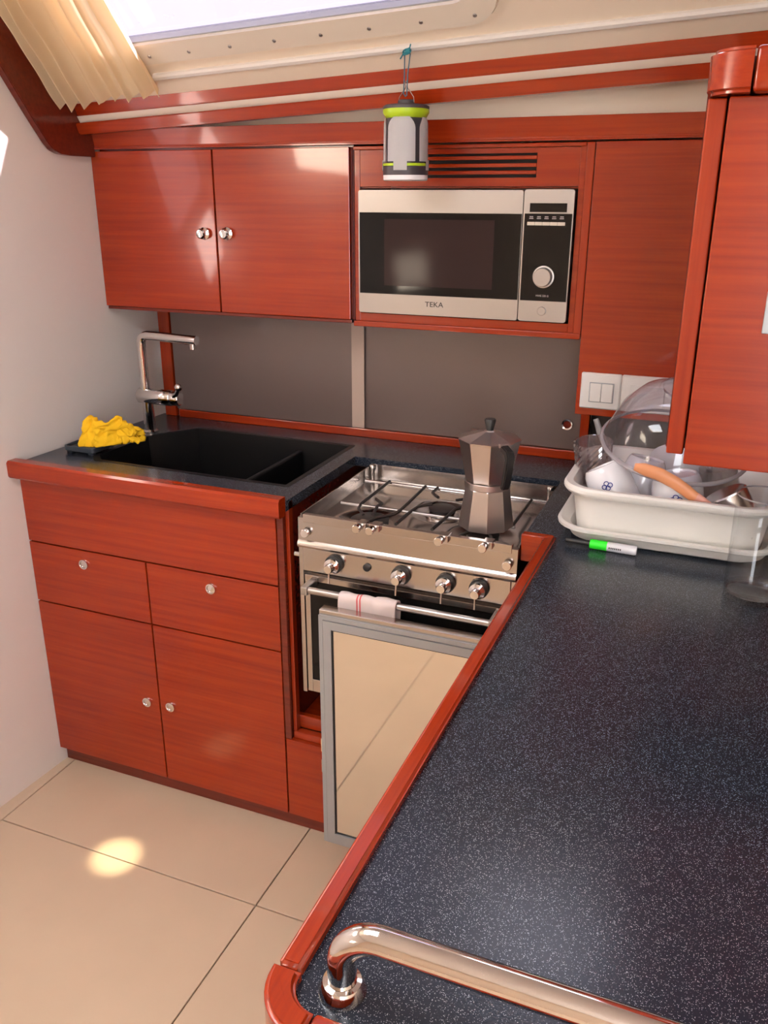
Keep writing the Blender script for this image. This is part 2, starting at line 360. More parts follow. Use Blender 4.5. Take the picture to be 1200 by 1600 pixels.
def window(name, Wd, screws, pane='pane'):
    rt = struct_root(name)
    x0, x1, v0, v1 = Wd; r = 0.045
    out = rrect(x0-.03, x1+.035, v0-.032, v1+.008, r+.02); inn = rrect(x0+.012, x1-.012, v0+.022, v1-.012, r)
    bm = bmesh.new(); n = len(out)
    A = [bm.verts.new(S(*p, 0.002)) for p in out]; Bv = [bm.verts.new(S(*p, 0.012)) for p in rrect(x0-.026, x1+.031, v0-.028, v1+.004, r+.016)]
    C = [bm.verts.new(S(*p, 0.012)) for p in inn]; D = [bm.verts.new(S(*p, -0.02)) for p in inn]
    for P, Q in ((A, Bv), (Bv, C), (C, D)):
        for k in range(n): bm.faces.new((P[k], P[(k+1) % n], Q[(k+1) % n], Q[k]))
    bmesh.ops.recalc_face_normals(bm, faces=bm.faces)
    obj('window_frame', bm, 'cream_plastic', rt, 30)
    bm = bmesh.new(); i2 = rrect(x0+.0125, x1-.0125, v0+.0225, v1-.0125, r); i3 = rrect(x0+.015, x1-.015, v0+.0255, v1-.015, r)
    A = [bm.verts.new(S(*p, 0.004)) for p in i2]; Bv = [bm.verts.new(S(*p, 0.004)) for p in i3]; C = [bm.verts.new(S(*p, -0.018)) for p in i3]
    for P, Q in ((A, Bv), (Bv, C)):
        for k in range(n): bm.faces.new((P[k], P[(k+1) % n], Q[(k+1) % n], Q[k]))
    obj('gasket', bm, 'grey_frame', rt, 30)
    bm = bmesh.new(); bm.faces.new([bm.verts.new(S(*p, -0.012)) for p in i3])
    obj('pane', bm, pane, rt)
    for x in screws:
        obj('screw', La([(0, .0), (.0032, 0), (.0042, -.0012), (.0045, -.002)], (0, 0, 0), 10), 'steel_sat', rt, 40).matrix_local = Matrix.Translation(S(x, v0-.008, 0.0135)) @ Vector((0, -ST, -CT)).to_track_quat('Z', 'Y').to_matrix().to_4x4()
    return rt
window('window_1', W1, (0.338, 0.441, 0.544, 0.651, 0.758, 0.865, 0.974, 1.082))
window('window_2', W2, (), 'pane_clear')
# curved mahogany trim along the top of the left bulkhead
bm = prism(bmesh.new(), [(-0.005, 1.93), (0.114, 1.764), (0.166, 1.692), (0.212, 1.632), (0.228, 1.617), (0.25, 1.609), (0.285, 1.606), (0.368, 1.606), (0.368, 1.672), (0.312, 1.719), (0.135, 1.872), (-0.005, 1.985)],
           lambda y, z: (wallx(y)+0.001, y, z), lambda y, z: (wallx(y)+0.022, y, z))
bmesh.ops.bevel(bm, geom=[e for e in bm.edges], offset=0.002, segments=2, affect='EDGES')
struct(obj('trim_1', bm, 'wood_dark', smooth=35))
# long mahogany handrail under the coachroof window: two strips with a white strip between
rail = struct_root('trim_2')
def strip(name, mat, y0, y1, o0, o1, x0=0.03, x1=2.6, bev=0.003):
    bm = prism(bmesh.new(), [(y0+0.010, o0), (y1, o0), (y1, o1), (y0, o1)], lambda y, o: (x0, y, 1.722+0.045*x0+o), lambda y, o: (x1, y, 1.722+0.045*x1+o))
    bmesh.ops.bevel(bm, geom=list(bm.edges), offset=bev, segments=2, affect='EDGES')
    return obj(name, bm, mat, rail, 40)
strip('upper_strip', 'wood_x', 0.308, 0.345, -0.026, 0.003)
strip('white_strip', 'cream_plastic', 0.316, 0.345, -0.042, -0.0265, bev=0.0005)
strip('lower_strip', 'wood_x', 0.308, 0.345, -0.068, -0.0425)
strip('backing_strip', 'ceil', 0.3455, 0.404, -0.05, 0.01, bev=0.0005)
# white curtain track on the slope
bm = prism(bmesh.new(), [(0.045, 0.0), (0.060, 0.0), (0.060, 0.006), (0.056, 0.010), (0.049, 0.010), (0.045, 0.006)], lambda v, n: S(0.31, v, n), lambda v, n: S(2.4, v, n))
tr = obj('curtain_track', bm, 'white'); tag(tr, 'thin white curtain track running along the cream slope under the window', 'curtain track')
rebase(tr, S(0.31, 0.05, 0))

# ------------------------------------------------------------------ sink base cabinet
bc = thing('sink_cabinet', 'glossy red mahogany sink base cabinet with two drawers and two doors', 'cabinet', (0.37, 0.1, 0))
bm = bmesh.new()
box(bm, 0.732, 0.748, 0.001, 0.57, 0.2735, 0.865, 0.001); box(bm, 0.7345, 0.748, 0.0195, 0.57, 0.05, 0.273); box(bm, 0.034, 0.05, 0.02, 0.57, 0.05, 0.855); box(bm, 0.05, 0.732, 0.02, 0.57, 0.05, 0.065)
box(bm, 0.05, 0.732, 0.02, 0.036, 0.066, 0.60); box(bm, 0.05, 0.732, 0.02, 0.036, 0.60, 0.86)
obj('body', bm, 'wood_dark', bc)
obj('false_front', B(0.003, 0.7295, 0.0, 0.018, 0.682, 0.8535, 0.0012), 'wood_x', bc)
d = obj('drawer', B(0.003, 0.3628, 0.0, 0.018, 0.5125, 0.678, 0.0012), 'wood_x', bc); push_knob('knob', (0.175, 0.0, 0.643), d)
d = obj('drawer', B(0.3668, 0.7295, 0.0, 0.018, 0.5125, 0.678, 0.0012), 'wood_x', bc); push_knob('knob', (0.549, 0.0, 0.643), d)
d = obj('door', B(0.003, 0.3628, 0.0, 0.018, 0.050, 0.5085, 0.0012), 'wood_x', bc); push_knob('knob', (0.327, 0.0, 0.278), d)
d = obj('door', B(0.3668, 0.7295, 0.0, 0.018, 0.050, 0.5085, 0.0012), 'wood_x', bc); push_knob('knob', (0.399, 0.0, 0.281), d)
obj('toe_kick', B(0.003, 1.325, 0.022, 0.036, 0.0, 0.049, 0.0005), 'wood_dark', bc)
bm = prism(bmesh.new(), [(-0.031, 0.862), (-0.027, 0.857), (-0.001, 0.857), (-0.001, 0.901), (-0.026, 0.901), (-0.031, 0.896)], lambda y, z: (0.001 if y > -0.02 else -0.001, y, z), lambda y, z: (0.757, y, z))
obj('edge_trim', bm, 'wood_x', bc)
obj('filler_panel', B(0.7335, 1.325, 0.0, 0.018, 0.050, 0.272, 0.001), 'wood_x', bc)
obj('ledge', B(0.749, 1.325, 0.010, 0.032, 0.2725, 0.292, 0.003), 'wood_x', bc)
bm = bmesh.new(); box(bm, 0.749, 1.325, 0.030, 0.046, 0.2925, 0.328, 0.003); box(bm, 0.749, 1.325, 0.046, 0.56, 0.293, 0.31)
obj('bay_floor', bm, 'wood_x', bc)
obj('stile', B(0.7485, 0.758, 0.012, 0.03, 0.292, 0.885, 0.001), 'wood_z', bc)

# ------------------------------------------------------------------ worktop, one continuous L with sink and stove cut-outs
wt = thing('worktop', 'black white-speckled worktop with wooden edging running around sink and stove', 'worktop', (1.8, -0.5, 0.862))
SX0, SX1, SY0, SY1 = 0.150, 0.706, 0.098, 0.452
ZW = 0.890
bm = bmesh.new()
def slabw(poly): prism(bm, poly, lambda x, y: (x, y, ZW), lambda x, y: (x, y, 0.866))
slabw([(0.004, 0.0), (0.758, 0.0), (0.758, SY0), (0.008, SY0)])
slabw([(0.008, SY0), (SX0+0.03, SY0), (SX0, SY0+0.03), (SX0, 0.33), (0.022, 0.33)])
slabw([(0.022, 0.33), (SX0, 0.33), (0.235, SY1), (0.028, SY1)])
slabw([(SX1, SY0), (0.758, SY0), (0.758, SY1), (SX1, SY1)])
slabw([(0.028, SY1), (0.758, SY1), (0.758, 0.572), (0.032, 0.572)])
slabw([(0.758, 0.372), (1.285, 0.372), (1.285, 0.572), (0.758, 0.572)])
slabw([(1.285, -0.001), (2.6, -0.001), (2.6, 0.572), (1.285, 0.572)])
slabw([(1.349, -1.078), (1.349, -0.001), (2.6, -0.001), (2.6, -1.101), (1.378, -1.101), (1.358, -1.093)])
obj('top', bm, 'counter', wt)
def wbev(bm, b=0.004):
    bmesh.ops.bevel(bm, geom=list(bm.edges), offset=b, segments=3, affect='EDGES'); return bm
obj('edge_strip', wbev(prism(bmesh.new(), [(1.3275, -1.071), (1.3495, -1.071), (1.3495, 0.0), (1.3275, -0.021)], lambda x, y: (x, y, 0.855), lambda x, y: (x, y, 0.901))), 'wood_y', wt, 50)
obj('edge_strip', wbev(prism(bmesh.new(), [(1.285, -0.021), (1.3270, -0.021), (1.347, -0.001), (1.285, -0.001)], lambda x, y: (x, y, 0.845), lambda x, y: (x, y, 0.901)), 0.002), 'wood_x', wt, 50)
c = (1.378, -1.0765)
poly = [(c[0]-.053*math.cos(PI/2*k/10), c[1]-.053*math.sin(PI/2*k/10)) for k in range(11)] + [(c[0]-.027*math.cos(PI/2*k/10), c[1]-.027*math.sin(PI/2*k/10)) for k in range(10, -1, -1)]
poly = [(c[0]-.053, c[1]+.004)] + poly + [(c[0]-.027, c[1]+.004)]
bm = prism(bmesh.new(), poly, lambda x, y: (x, y, 0.80), lambda x, y: (x, y, 0.902))
bmesh.ops.bevel(bm, geom=[e for e in bm.edges if abs(e.verts[0].co.z-e.verts[1].co.z) < 1e-4 and e.verts[0].co.z > 0.9], offset=0.004, segments=3, affect='EDGES')
obj('corner_edge', bm, 'wood_y', wt, 50)
obj('edge_strip', B(1.3795, 2.6, -1.127, -1.1025, 0.855, 0.901, 0.004, 3), 'wood_x', wt, 50)
obj('upstand', B(0.10, 1.288, 0.552, 0.572, ZW, 0.913, 0.002), 'wood_x', wt)

# ------------------------------------------------------------------ peninsula cabinet with open fridge door
pc = thing('peninsula_cabinet', 'mahogany peninsula cabinet under the speckled worktop, its mirrored fridge door open', 'cabinet', (1.9, -0.5, 0))
FY0, FY1, FZ0, FZ1 = -0.58, -0.130, 0.119, 0.711
bm = bmesh.new()
for q in ((-1.09, FY0, 0.0, 0.853), (FY1, 0.0, 0.0, 0.853), (FY0, FY1, 0.0, FZ0), (FY0, FY1, FZ1, 0.853)): box(bm, 1.334, 1.352, q[0], q[1], q[2], q[3])
box(bm, 1.352, 2.6, -1.09, -1.072, 0.0, 0.853); box(bm, 1.352, 2.6, 0.56, 0.575, 0.0, 0.853); box(bm, 2.585, 2.6, -1.07, 0.56, 0, 0.853); box(bm, 1.300, 1.318, 0.0, 0.56, 0.0, 0.840)
obj('body', bm, 'wood_y', pc)
bm = bmesh.new()
box(bm, 1.77, 1.78, FY0, FY1, FZ0, FZ1); box(bm, 1.353, 1.77, FY0-.01, FY0, FZ0, FZ1); box(bm, 1.353, 1.77, FY1, FY1+.01, FZ0, FZ1); box(bm, 1.353, 1.77, FY0, FY1, FZ0-.01, FZ0); box(bm, 1.353, 1.77, FY0, FY1, FZ1, FZ1+.01)
obj('fridge_liner', bm, 'white', pc)
DX0, DX1, DY, DZ0, DZ1 = 0.893, 1.330, -0.125, 0.119, 0.711
fd = obj('fridge_door', B(DX0, DX1, DY+0.004, DY+0.028, DZ0, DZ1, 0.002), 'steel', pc, label='open stainless fridge door')
bm = bmesh.new(); w_ = 0.027
def ring(bm, w0, w1, y0, y1):
    ZQ = DZ1-.010; o = [(DX0+w0, DZ0+w0), (DX1-w0, DZ0+w0), (DX1-w0, ZQ-w0), (DX0+w0, ZQ-w0)]; i = [(DX0+w1, DZ0+w1), (DX1-w1, DZ0+w1), (DX1-w1, ZQ-w1), (DX0+w1, ZQ-w1)]
    A = [bm.verts.new((x, y0, z)) for x, z in o]; Bq = [bm.verts.new((x, y1, z)) for x, z in o]; C = [bm.verts.new((x, y1, z)) for x, z in i]; D = [bm.verts.new((x, y0, z)) for x, z in i]
    for P, Q in ((A, Bq), (Bq, C), (C, D)):
        for k in range(4): bm.faces.new((P[k], P[(k+1) % 4], Q[(k+1) % 4], Q[k]))
    bmesh.ops.recalc_face_normals(bm, faces=bm.faces)
ring(bm, 0.001, 0.010, DY+0.004, DY-0.001); ring(bm, 0.0115, 0.030, DY+0.004, DY-0.003)
obj('door_frame', bm, 'grey_frame', fd)
bm = bmesh.new(); ring(bm, 0.0302, 0.0335, DY+0.0042, DY+0.0005); obj('seal', bm, 'black', fd)
obj('mirror_panel', B(DX0+.0305, DX1-.0305, DY+.0015, DY+.0038, DZ0+.0305, DZ1-.0405, 0), 'mirror', fd)
for z in (0.355, 0.30): obj('latch', B(DX0-0.006, DX0+0.001, DY+0.008, DY+0.022, z, z+0.035, 0.002), 'chrome', fd)

# ------------------------------------------------------------------ sink
sk = thing('sink', 'black composite double-bowl sink sunk into the dark worktop', 'sink', (0.43, 0.28, 0.70))
def skpoly(i): return [(SX0+.03+i, SY0+i), (SX1-i, SY0+i), (SX1-i, SY1-i), (.235+i*.4, SY1-i), (SX0+i, .33-i*.4), (SX0+i, SY0+.03+i)]
bm = bmesh.new()
rings = [[(x, y, ZW+.0006) for x, y in skpoly(-0.012)], [(x, y, ZW+.0006) for x, y in skpoly(0.001)], [(x, y, 0.72) for x, y in skpoly(0.012)]]
loft(bm, rings, False, True)
bmesh.ops.reverse_faces(bm, faces=bm.faces)
obj('basin', bm, 'sinkblack', sk)
obj('divider', B(0.556, 0.570, SY0+.008, SY1-.008, 0.722, 0.866, 0.005), 'sinkblack', sk)
obj('drain', La([(0.0, 0.003), (.03, 0.003), (.033, .006), (.045, .006), (.046, 0)], (0.36, 0.28, 0.7215), 24), 'black', sk, 40)
obj('drain', La([(0.0, 0.003), (.03, 0.003), (.033, .006), (.045, .006), (.046, 0)], (0.635, 0.28, 0.7215), 24), 'black', sk, 40)
# ------------------------------------------------------------------ tap
tp = thing('kitchen_tap', 'chrome single-lever kitchen tap standing behind the black sink', 'tap', (0.128, 0.372, ZW))
tx, ty = 0.128, 0.372
obj('base', La([(0, 0), (.022, 0), (.022, .004), (.016, .008), (.0155, .095), (0, .095)], (tx, ty, ZW+.0005), 24), 'chrome', tp, 40)
obj('mixer_body', La([(0, 0), (.020, 0.0), (.0215, .002), (.0215, .105), (.020, .107), (0, .107)], (tx-.024, ty, 0.993), 24, 'x'), 'chrome', tp, 40)
obj('cap', La([(0, 0.0), (.0195, 0), (.0195, .022), (.017, .026), (0, .027)], (tx+.0835, ty, 0.993), 24, 'x'), 'chrome', tp, 40)
lv = obj('lever', T([(tx+.098, ty-.012, 1.003), (tx+.116, ty-.024, 1.014), (tx+.126, ty-.030, 1.027)], [.008, .006, .0055], 10), 'chrome', tp, 60)
bm = bmesh.new(); bmesh.ops.create_uvsphere(bm, u_segments=14, v_segments=8, radius=.0105); bmesh.ops.translate(bm, verts=bm.verts, vec=(tx+.129, ty-.032, 1.033)); obj('lever_tip', bm, 'chrome', lv, 180)
sp = [(tx-.004, ty, 1.01), (tx-.004, ty, 1.05), (tx-.004, ty, 1.10), (tx-.004, ty, 1.138)] + [(tx-.004+.022*(1-math.cos(a)), ty, 1.138+.022*math.sin(a)) for a in (PI/8, PI/4, 3*PI/8, PI/2)] + [(tx+.06, ty, 1.159), (tx+.175, ty, 1.155)]
so = obj('spout', T(sp, 0.0125, 16), 'chrome', tp, 60)
obj('aerator', La([(0, 0), (.009, 0), (.009, .014), (0, .014)], (tx+.163, ty, 1.132), 16), 'chrome', so, 40)

# ------------------------------------------------------------------ soap tray and yellow cloth
st = thing('sponge_tray', 'dark grey plastic sponge tray on the worktop beside the sink', 'tray', (0.085, 0.16, ZW))
bm = bmesh.new(); P0 = rrect(0.050, 0.146, 0.112, 0.205, 0.010); P1 = rrect(0.054, 0.142, 0.116, 0.201, 0.008)
loft(bm, [[(x, y, ZW+.006) for x, y in P1], [(x, y, ZW+.008) for x, y in P0], [(x, y, ZW+.020) for x, y in P0], [(x, y, ZW+.020) for x, y in P1], [(x, y, ZW+.013) for x, y in P1]])
obj('dish', bm, 'slate', st, 40)
for x, y in ((0.063, 0.124), (0.131, 0.124), (0.063, 0.193), (0.131, 0.193)): obj('foot', B(x-.008, x+.008, y-.006, y+.006, ZW, ZW+.0065, 0.001), 'slate', st)
def cloth_sheet():
    bm = bmesh.new(); nu, nv = 44, 40; g_ = []
    for i in range(nu+1):
        u = i/nu; row = []
        for j in range(nv+1):
            v = j/nv; s = v*2-1
            x = 0.104 + 0.120*u
            h = 0.040 + 0.030*math.sin(PI*min(1, u*1.15+0.05))**0.7 + 0.010*math.sin(u*9+1)
            yc = 0.138 + 0.065*u + 0.006*math.sin(u*14)
            half = 0.022 + 0.014*math.sin(u*5+0.5)
            lift = 0.004 if u < 0.62 else 0.004
            k = 1-abs(s)**1.35
            y = yc + s*half; z = ZW + 0.0225 + lift*0 + h*k
            q = Vector((u*4.1, v*4.3, 1.7))
            nn = noise.noise_vector(q*1.3)*0.012 + noise.noise_vector(q*3.1)*0.006
            rg = (abs(noise.noise(q*2.2+Vector((5, 1, 2))))-0.2)*0.016
            yy_ = y + nn.y + rg; fl_ = ZW+(0.0222 if yy_ > 0.106 else 0.0015); row.append(bm.verts.new((x + nn.x*0.7, yy_, max(fl_, z - (0.02 if yy_ < 0.106 else 0) + nn.z*0.8 + rg*0.6))))
        g_.append(row)
    for i in range(nu):
        for j in range(nv): bm.faces.new((g_[i][j], g_[i+1][j], g_[i+1][j+1], g_[i][j+1]))
    return bm
cl = obj('dishcloth', cloth_sheet(), 'yellow', smooth=180); tag(cl, 'crumpled bright yellow cleaning cloth lying on the sponge tray', 'cloth'); rebase(cl, (0.16, 0.17, ZW+.0015))
md = cl.modifiers.new('thick', 'SOLIDIFY'); md.thickness = 0.0018; md.offset = 1

# ------------------------------------------------------------------ splash-back: frosted sliding panels between posts
sp_ = thing('sliding_panel', 'frosted grey sliding panel behind the sink', 'panel', (0.38, 0.56, 0.915)); 
obj('sheet', B(0.092, 0.704, 0.557, 0.561, 0.914, 1.225, 0.0005), 'frosted', sp_)
obj('edge', B(0.668, 0.7045, 0.5552, 0.5568, 0.914, 1.225, 0.0002), 'frosted_edge', sp_)
sp2 = thing('sliding_panel', 'frosted grey sliding panel behind the stove with chrome finger pull', 'panel', (0.98, 0.57, 0.915))
obj('sheet', B(0.672, 1.288, 0.564, 0.568, 0.914, 1.225, 0.0005), 'frosted', sp2)
obj('finger_pull', La([(0.009, -.001), (.010, -.004), (.0135, -.005), (.0145, -.003), (.0145, .001)], (1.256, 0.5645, 0.978), 24, 'y'), 'chrome', sp2, 40)
obj('pull_recess', La([(0, -.0015), (.0092, -.0015)], (1.256, 0.5645, 0.978), 24, 'y'), 'wood_dark', sp2)
po = obj('panel_post', B(0.050, 0.088, 0.553, 0.570, ZW+.0005, 1.225, 0.002), 'wood_z'); tag(po, 'dark mahogany post in the corner behind the tap', 'post'); rebase(po, (0.07, 0.56, ZW))
po = obj('panel_post', B(1.290, 1.312, 0.548, 0.570, ZW+.0005, 1.225, 0.002), 'wood_z'); tag(po, 'mahogany post at the end of the splashback beside the dish tub', 'post'); rebase(po, (1.3, 0.56, ZW))

# ------------------------------------------------------------------ wall cabinet with two doors
YU = 0.371
uc = thing('wall_cabinet', 'glossy mahogany wall cabinet with two plain doors above the sink', 'cabinet', (0.385, 0.47, 1.226))
bm = bmesh.new(); box(bm, 0.036, 0.753, 0.391, 0.582, 1.226, 1.240); box(bm, 0.036, 0.753, 0.391, 0.582, 1.64, 1.655); box(bm, 0.036, 0.05, 0.391, 0.582, 1.24, 1.64); box(bm, 0.739, 0.753, 0.391, 0.582, 1.24, 1.64); box(bm, 0.05, 0.739, 0.391, 0.40, 1.24, 1.64)
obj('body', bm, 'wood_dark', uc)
d = obj('door', B(0.0225, 0.3835, YU, 0.390, 1.2335, 1.6195, 0.0015), 'wood_x', uc); knob('knob', (0.350, YU, 1.425), d, 0.013)
d = obj('door', B(0.3875, 0.7495, YU, 0.390, 1.2335, 1.6195, 0.0015), 'wood_x', uc); knob('knob', (0.417, YU, 1.426), d, 0.013)
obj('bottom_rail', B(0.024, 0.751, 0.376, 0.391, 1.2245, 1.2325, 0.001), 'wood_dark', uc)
cn = obj('cornice', wbev(prism(bmesh.new(), [(0.3665, 1.6300), (0.3640, 1.6285), (0.3640, 1.6235), (0.404, 1.6235), (0.404, 1.669), (0.358, 1.669)], lambda y, z: (0.024, y, z), lambda y, z: (2.60, y, z)), 0.0015), 'wood_x', smooth=40)
tag(cn, 'long mahogany cornice board along the top of the wall units', 'cornice'); rebase(cn, (0.78, 0.38, 1.623))
# ------------------------------------------------------------------ microwave housing
hs = thing('microwave_housing', 'mahogany housing with slotted vent panel framing the microwave', 'cabinet', (1.02, 0.47, 1.222))
bm = bmesh.new(); box(bm, 0.757, 0.7705, 0.384, 0.58, 1.222, 1.6205, 0.001); box(bm, 1.271, 1.2835, 0.384, 0.58, 1.222, 1.6205, 0.001); box(bm, 0.7705, 1.271, 0.384, 0.58, 1.222, 1.2505, 0.001); box(bm, 0.7705, 1.271, 0.40, 0.58, 1.531, 1.5345)
obj('frame', bm, 'wood_x', hs)
obj('side_stile', B(1.2845, 1.3015, 0.376, 0.58, 1.222, 1.6205, 0.002), 'wood_z', hs)
obj('bottom_lip', B(0.757, 1.3015, 0.372, 0.3835, 1.219, 1.232, 0.002), 'wood_x', hs)
obj('top_bead', B(0.757, 1.2835, 0.377, 0.3835, 1.6125, 1.6205, 0.002), 'wood_x', hs)
vp = obj('vent_panel', None or (lambda bm: (box(bm, 0.771, 0.885, 0.386, 0.40, 1.535, 1.612), box(bm, 1.180, 1.2705, 0.386, 0.40, 1.535, 1.612), box(bm, 0.885, 1.180, 0.386, 0.40, 1.6015, 1.612), box(bm, 0.885, 1.180, 0.386, 0.40, 1.535, 1.5525), bm)[-1])(bmesh.new()), 'wood_x', hs)
for z in (1.5925, 1.5775, 1.563): obj('slat', B(0.885, 1.180, 0.384, 0.398, z-.0040, z+.0040, 0.0015), 'wood_x', vp)
obj('vent_shade_sheet', B(0.88, 1.185, 0.41, 0.415, 1.54, 1.61, 0), 'dark', hs)  # dark sheet standing in for the shade behind the slots
# ------------------------------------------------------------------ microwave
mw = thing('microwave', 'built-in stainless steel and black glass microwave oven', 'microwave', (1.02, 0.46, 1.2525))
YM = 0.371
obj('case', B(0.776, 1.266, YM+.012, 0.56, 1.2535, 1.5285, 0.002), 'charcoal', mw)
def rr_plate(x0, x1, z0, z1, y0, y1, r): return prism(bmesh.new(), rrect(x0, x1, z0, z1, r, 4), lambda x, z: (x, y0, z), lambda x, z: (x, y1, z))
dr = obj('door', rr_plate(0.7725, 1.1585, 1.2535, 1.5275, YM, YM+.012, 0.005), 'steel_sat', mw)
obj('glass', B(0.7755, 1.1575, YM-.0012, YM+.0005, 1.2985, 1.4795, 0), 'blackglass', dr)
obj('window_mesh', B(0.838, 1.098, YM-.0018, YM-.0010, 1.318, 1.4655, 0), 'mwwindow', dr)
RX = Matrix.Rotation(PI/2, 4, 'X')
obj('lettering', text_bm('TEKA', 0.0165, Matrix.Translation((0.962, YM-.0004, 1.2785)) @ RX @ Matrix.Diagonal((1.12, 1, 1, 1))), 'print', dr)
cp = obj('control_panel', rr_plate(1.1605, 1.2675, 1.2535, 1.5290, YM, YM+.012, 0.006), 'steel_sat', mw)
obj('black_field', B(1.1635, 1.2655, YM-.0012, YM+.0005, 1.2985, 1.4805, 0), 'blackglass', cp)
obj('display', B(1.174, 1.2535, YM-.0014, YM+.0005, 1.4835, 1.5015, 0), 'blackglass', cp)
for k in range(5): obj('button', B(1.1705+k*.0164, 1.1705+k*.0164+.0158, YM-.0035, YM-.0010, 1.4565, 1.4635, 0.0006), 'cream_plastic', cp)
bm = bmesh.new()
for k in range(5):
    xc = 1.1788+k*.0164
    for zz, hw in ((1.474, .0040), (1.4705, .0046)):
        for q in range(4): box(bm, xc-hw+q*hw/2, xc-hw+q*hw/2+hw*.36, YM-.0017, YM-.0011, zz-.0009, zz+.0009)
obj('button_print', bm, 'light_print', cp)
obj('dial', La([(0, -.017), (.0185, -.017), (.0195, -.016), (.0205, -.002), (.0235, -.0015), (.0235, .001)], (1.2125, YM-.001, 1.350), 32, 'y'), 'steel_sat', cp, 30)
obj('model_print', text_bm('MWE 225 G', 0.0056, Matrix.Translation((1.2125, YM-.0014, 1.3095)) @ RX), 'light_print', cp)
obj('push_button', La([(0, -.0045), (.0085, -.0045), (.0095, -.0035), (.0095, .001)], (1.2135, YM-.001, 1.277), 24, 'y'), 'steel_sat', cp, 30)
# ------------------------------------------------------------------ tall panel with the sockets
tpn = thing('tall_panel', 'tall plain mahogany panel between the microwave and the near cabinet', 'panel', (1.42, 0.45, 1.052))
obj('front', B(1.3035, 2.60, YU, 0.389, 1.053, 1.6205, 0.0015), 'wood_x', tpn)
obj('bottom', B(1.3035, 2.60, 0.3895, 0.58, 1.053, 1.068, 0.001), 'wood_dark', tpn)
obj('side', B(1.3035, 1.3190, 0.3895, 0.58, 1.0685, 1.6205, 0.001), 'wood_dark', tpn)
obj('niche_shade_sheet', B(1.3125, 2.60, 0.574, 0.580, ZW+.001, 1.0525, 0), 'dark', tpn)  # added dark sheet, niche shade painted as its colour
sw = thing('switch_plate', 'white double rocker switch plate on the mahogany panel', 'switch', (1.357, 0.366, 1.071))
def plate(x0, x1, z0, z1, root):
    bm = bmesh.new(); P0 = rrect(x0, x1, z0, z1, 0.003, 3); P1 = rrect(x0+.003, x1-.003, z0+.003, z1-.003, 0.003, 3)
    loft(bm, [[(x, YU-.0002, z) for x, z in P0], [(x, YU-.006, z) for x, z in P0], [(x, YU-.009, z) for x, z in P1]], True, True)
    return obj('plate', bm, 'white', root, 30)
plate(1.3135, 1.4005, 1.0705, 1.1500, sw)
obj('rocker_surround', B(1.3330, 1.3865, YU-.0098, YU-.0088, 1.0855, 1.1300, 0), 'grey_frame', sw)
for x0 in (1.3350, 1.3602): obj('rocker', B(x0, x0+.0243, YU-.0135, YU-.0095, 1.0875, 1.1280, 0.0012), 'white', sw)
sw = thing('socket_plate', 'blank white plate next to the rocker switch, partly behind the clear bowl', 'switch', (1.457, 0.366, 1.071))
plate(1.4015, 1.5120, 1.0705, 1.1500, sw)
obj('cover', B(1.420, 1.493, YU-.0125, YU-.0088, 1.0835, 1.1300, 0.0012), 'white', sw)

# ------------------------------------------------------------------ near hanging cabinet
nc = thing('hanging_cabinet', 'mahogany hanging cabinet with rounded rail above the dish tub', 'cabinet', (2.0, -0.2, 1.17))
bm = bmesh.new(); box(bm, 1.5475, 1.562, -0.31, -0.06, 1.182, 1.675); box(bm, 1.562, 2.6, -0.31, -0.06, 1.182, 1.196); box(bm, 1.562, 2.6, -0.075, -0.06, 1.196, 1.675); box(bm, 1.562, 2.6, -0.31, -0.06, 1.66, 1.675)
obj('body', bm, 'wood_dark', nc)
obj('stile', B(1.5500, 1.5725, -0.3330, -0.3105, 1.1785, 1.628, 0.002), 'wood_z', nc)
dd = obj('door', B(1.5750, 2.10, -0.352, -0.334, 1.1705, 1.628, 0.002), 'wood_x', nc)
obj('pull', B(1.6490, 1.690, -0.3560, -0.3522, 1.353, 1.405, 0.001), 'grey_frame', dd)
obj('door', B(2.104, 2.60, -0.352, -0.334, 1.1705, 1.628, 0.002), 'wood_x', nc)
# rounded rail: a bent corner piece and a straight run
def railprof(): return [(0.0, 1.6325), (0.0, 1.676)]
co = (1.5975, -0.335); ro = 0.050
out = [(co[0]-ro*math.cos(PI/2*k/12), co[1]-ro*math.sin(PI/2*k/12)) for k in range(13)]
poly = [(co[0]-ro, -0.31)] + out + [(co[0], -0.332-0.0025), (co[0]-0.020, -0.3345), (co[0]-0.020, -0.31)]
poly = [(co[0]-ro, -0.31)] + out + [(co[0], -0.31)]
bm = prism(bmesh.new(), poly, lambda x, y: (x, y, 1.6290), lambda x, y: (x, y, 1.677))
bmesh.ops.bevel(bm, geom=[e for e in bm.edges if abs(e.verts[0].co.z-e.verts[1].co.z) < 1e-4 and e.calc_length() < 0.052], offset=0.005, segments=3, affect='EDGES')
obj('rail_corner', bm, 'wood_x', nc, 40)
obj('rail', B(1.5995, 2.60, -0.385, -0.311, 1.6290, 1.677, 0.005, 3), 'wood_x', nc, 40)

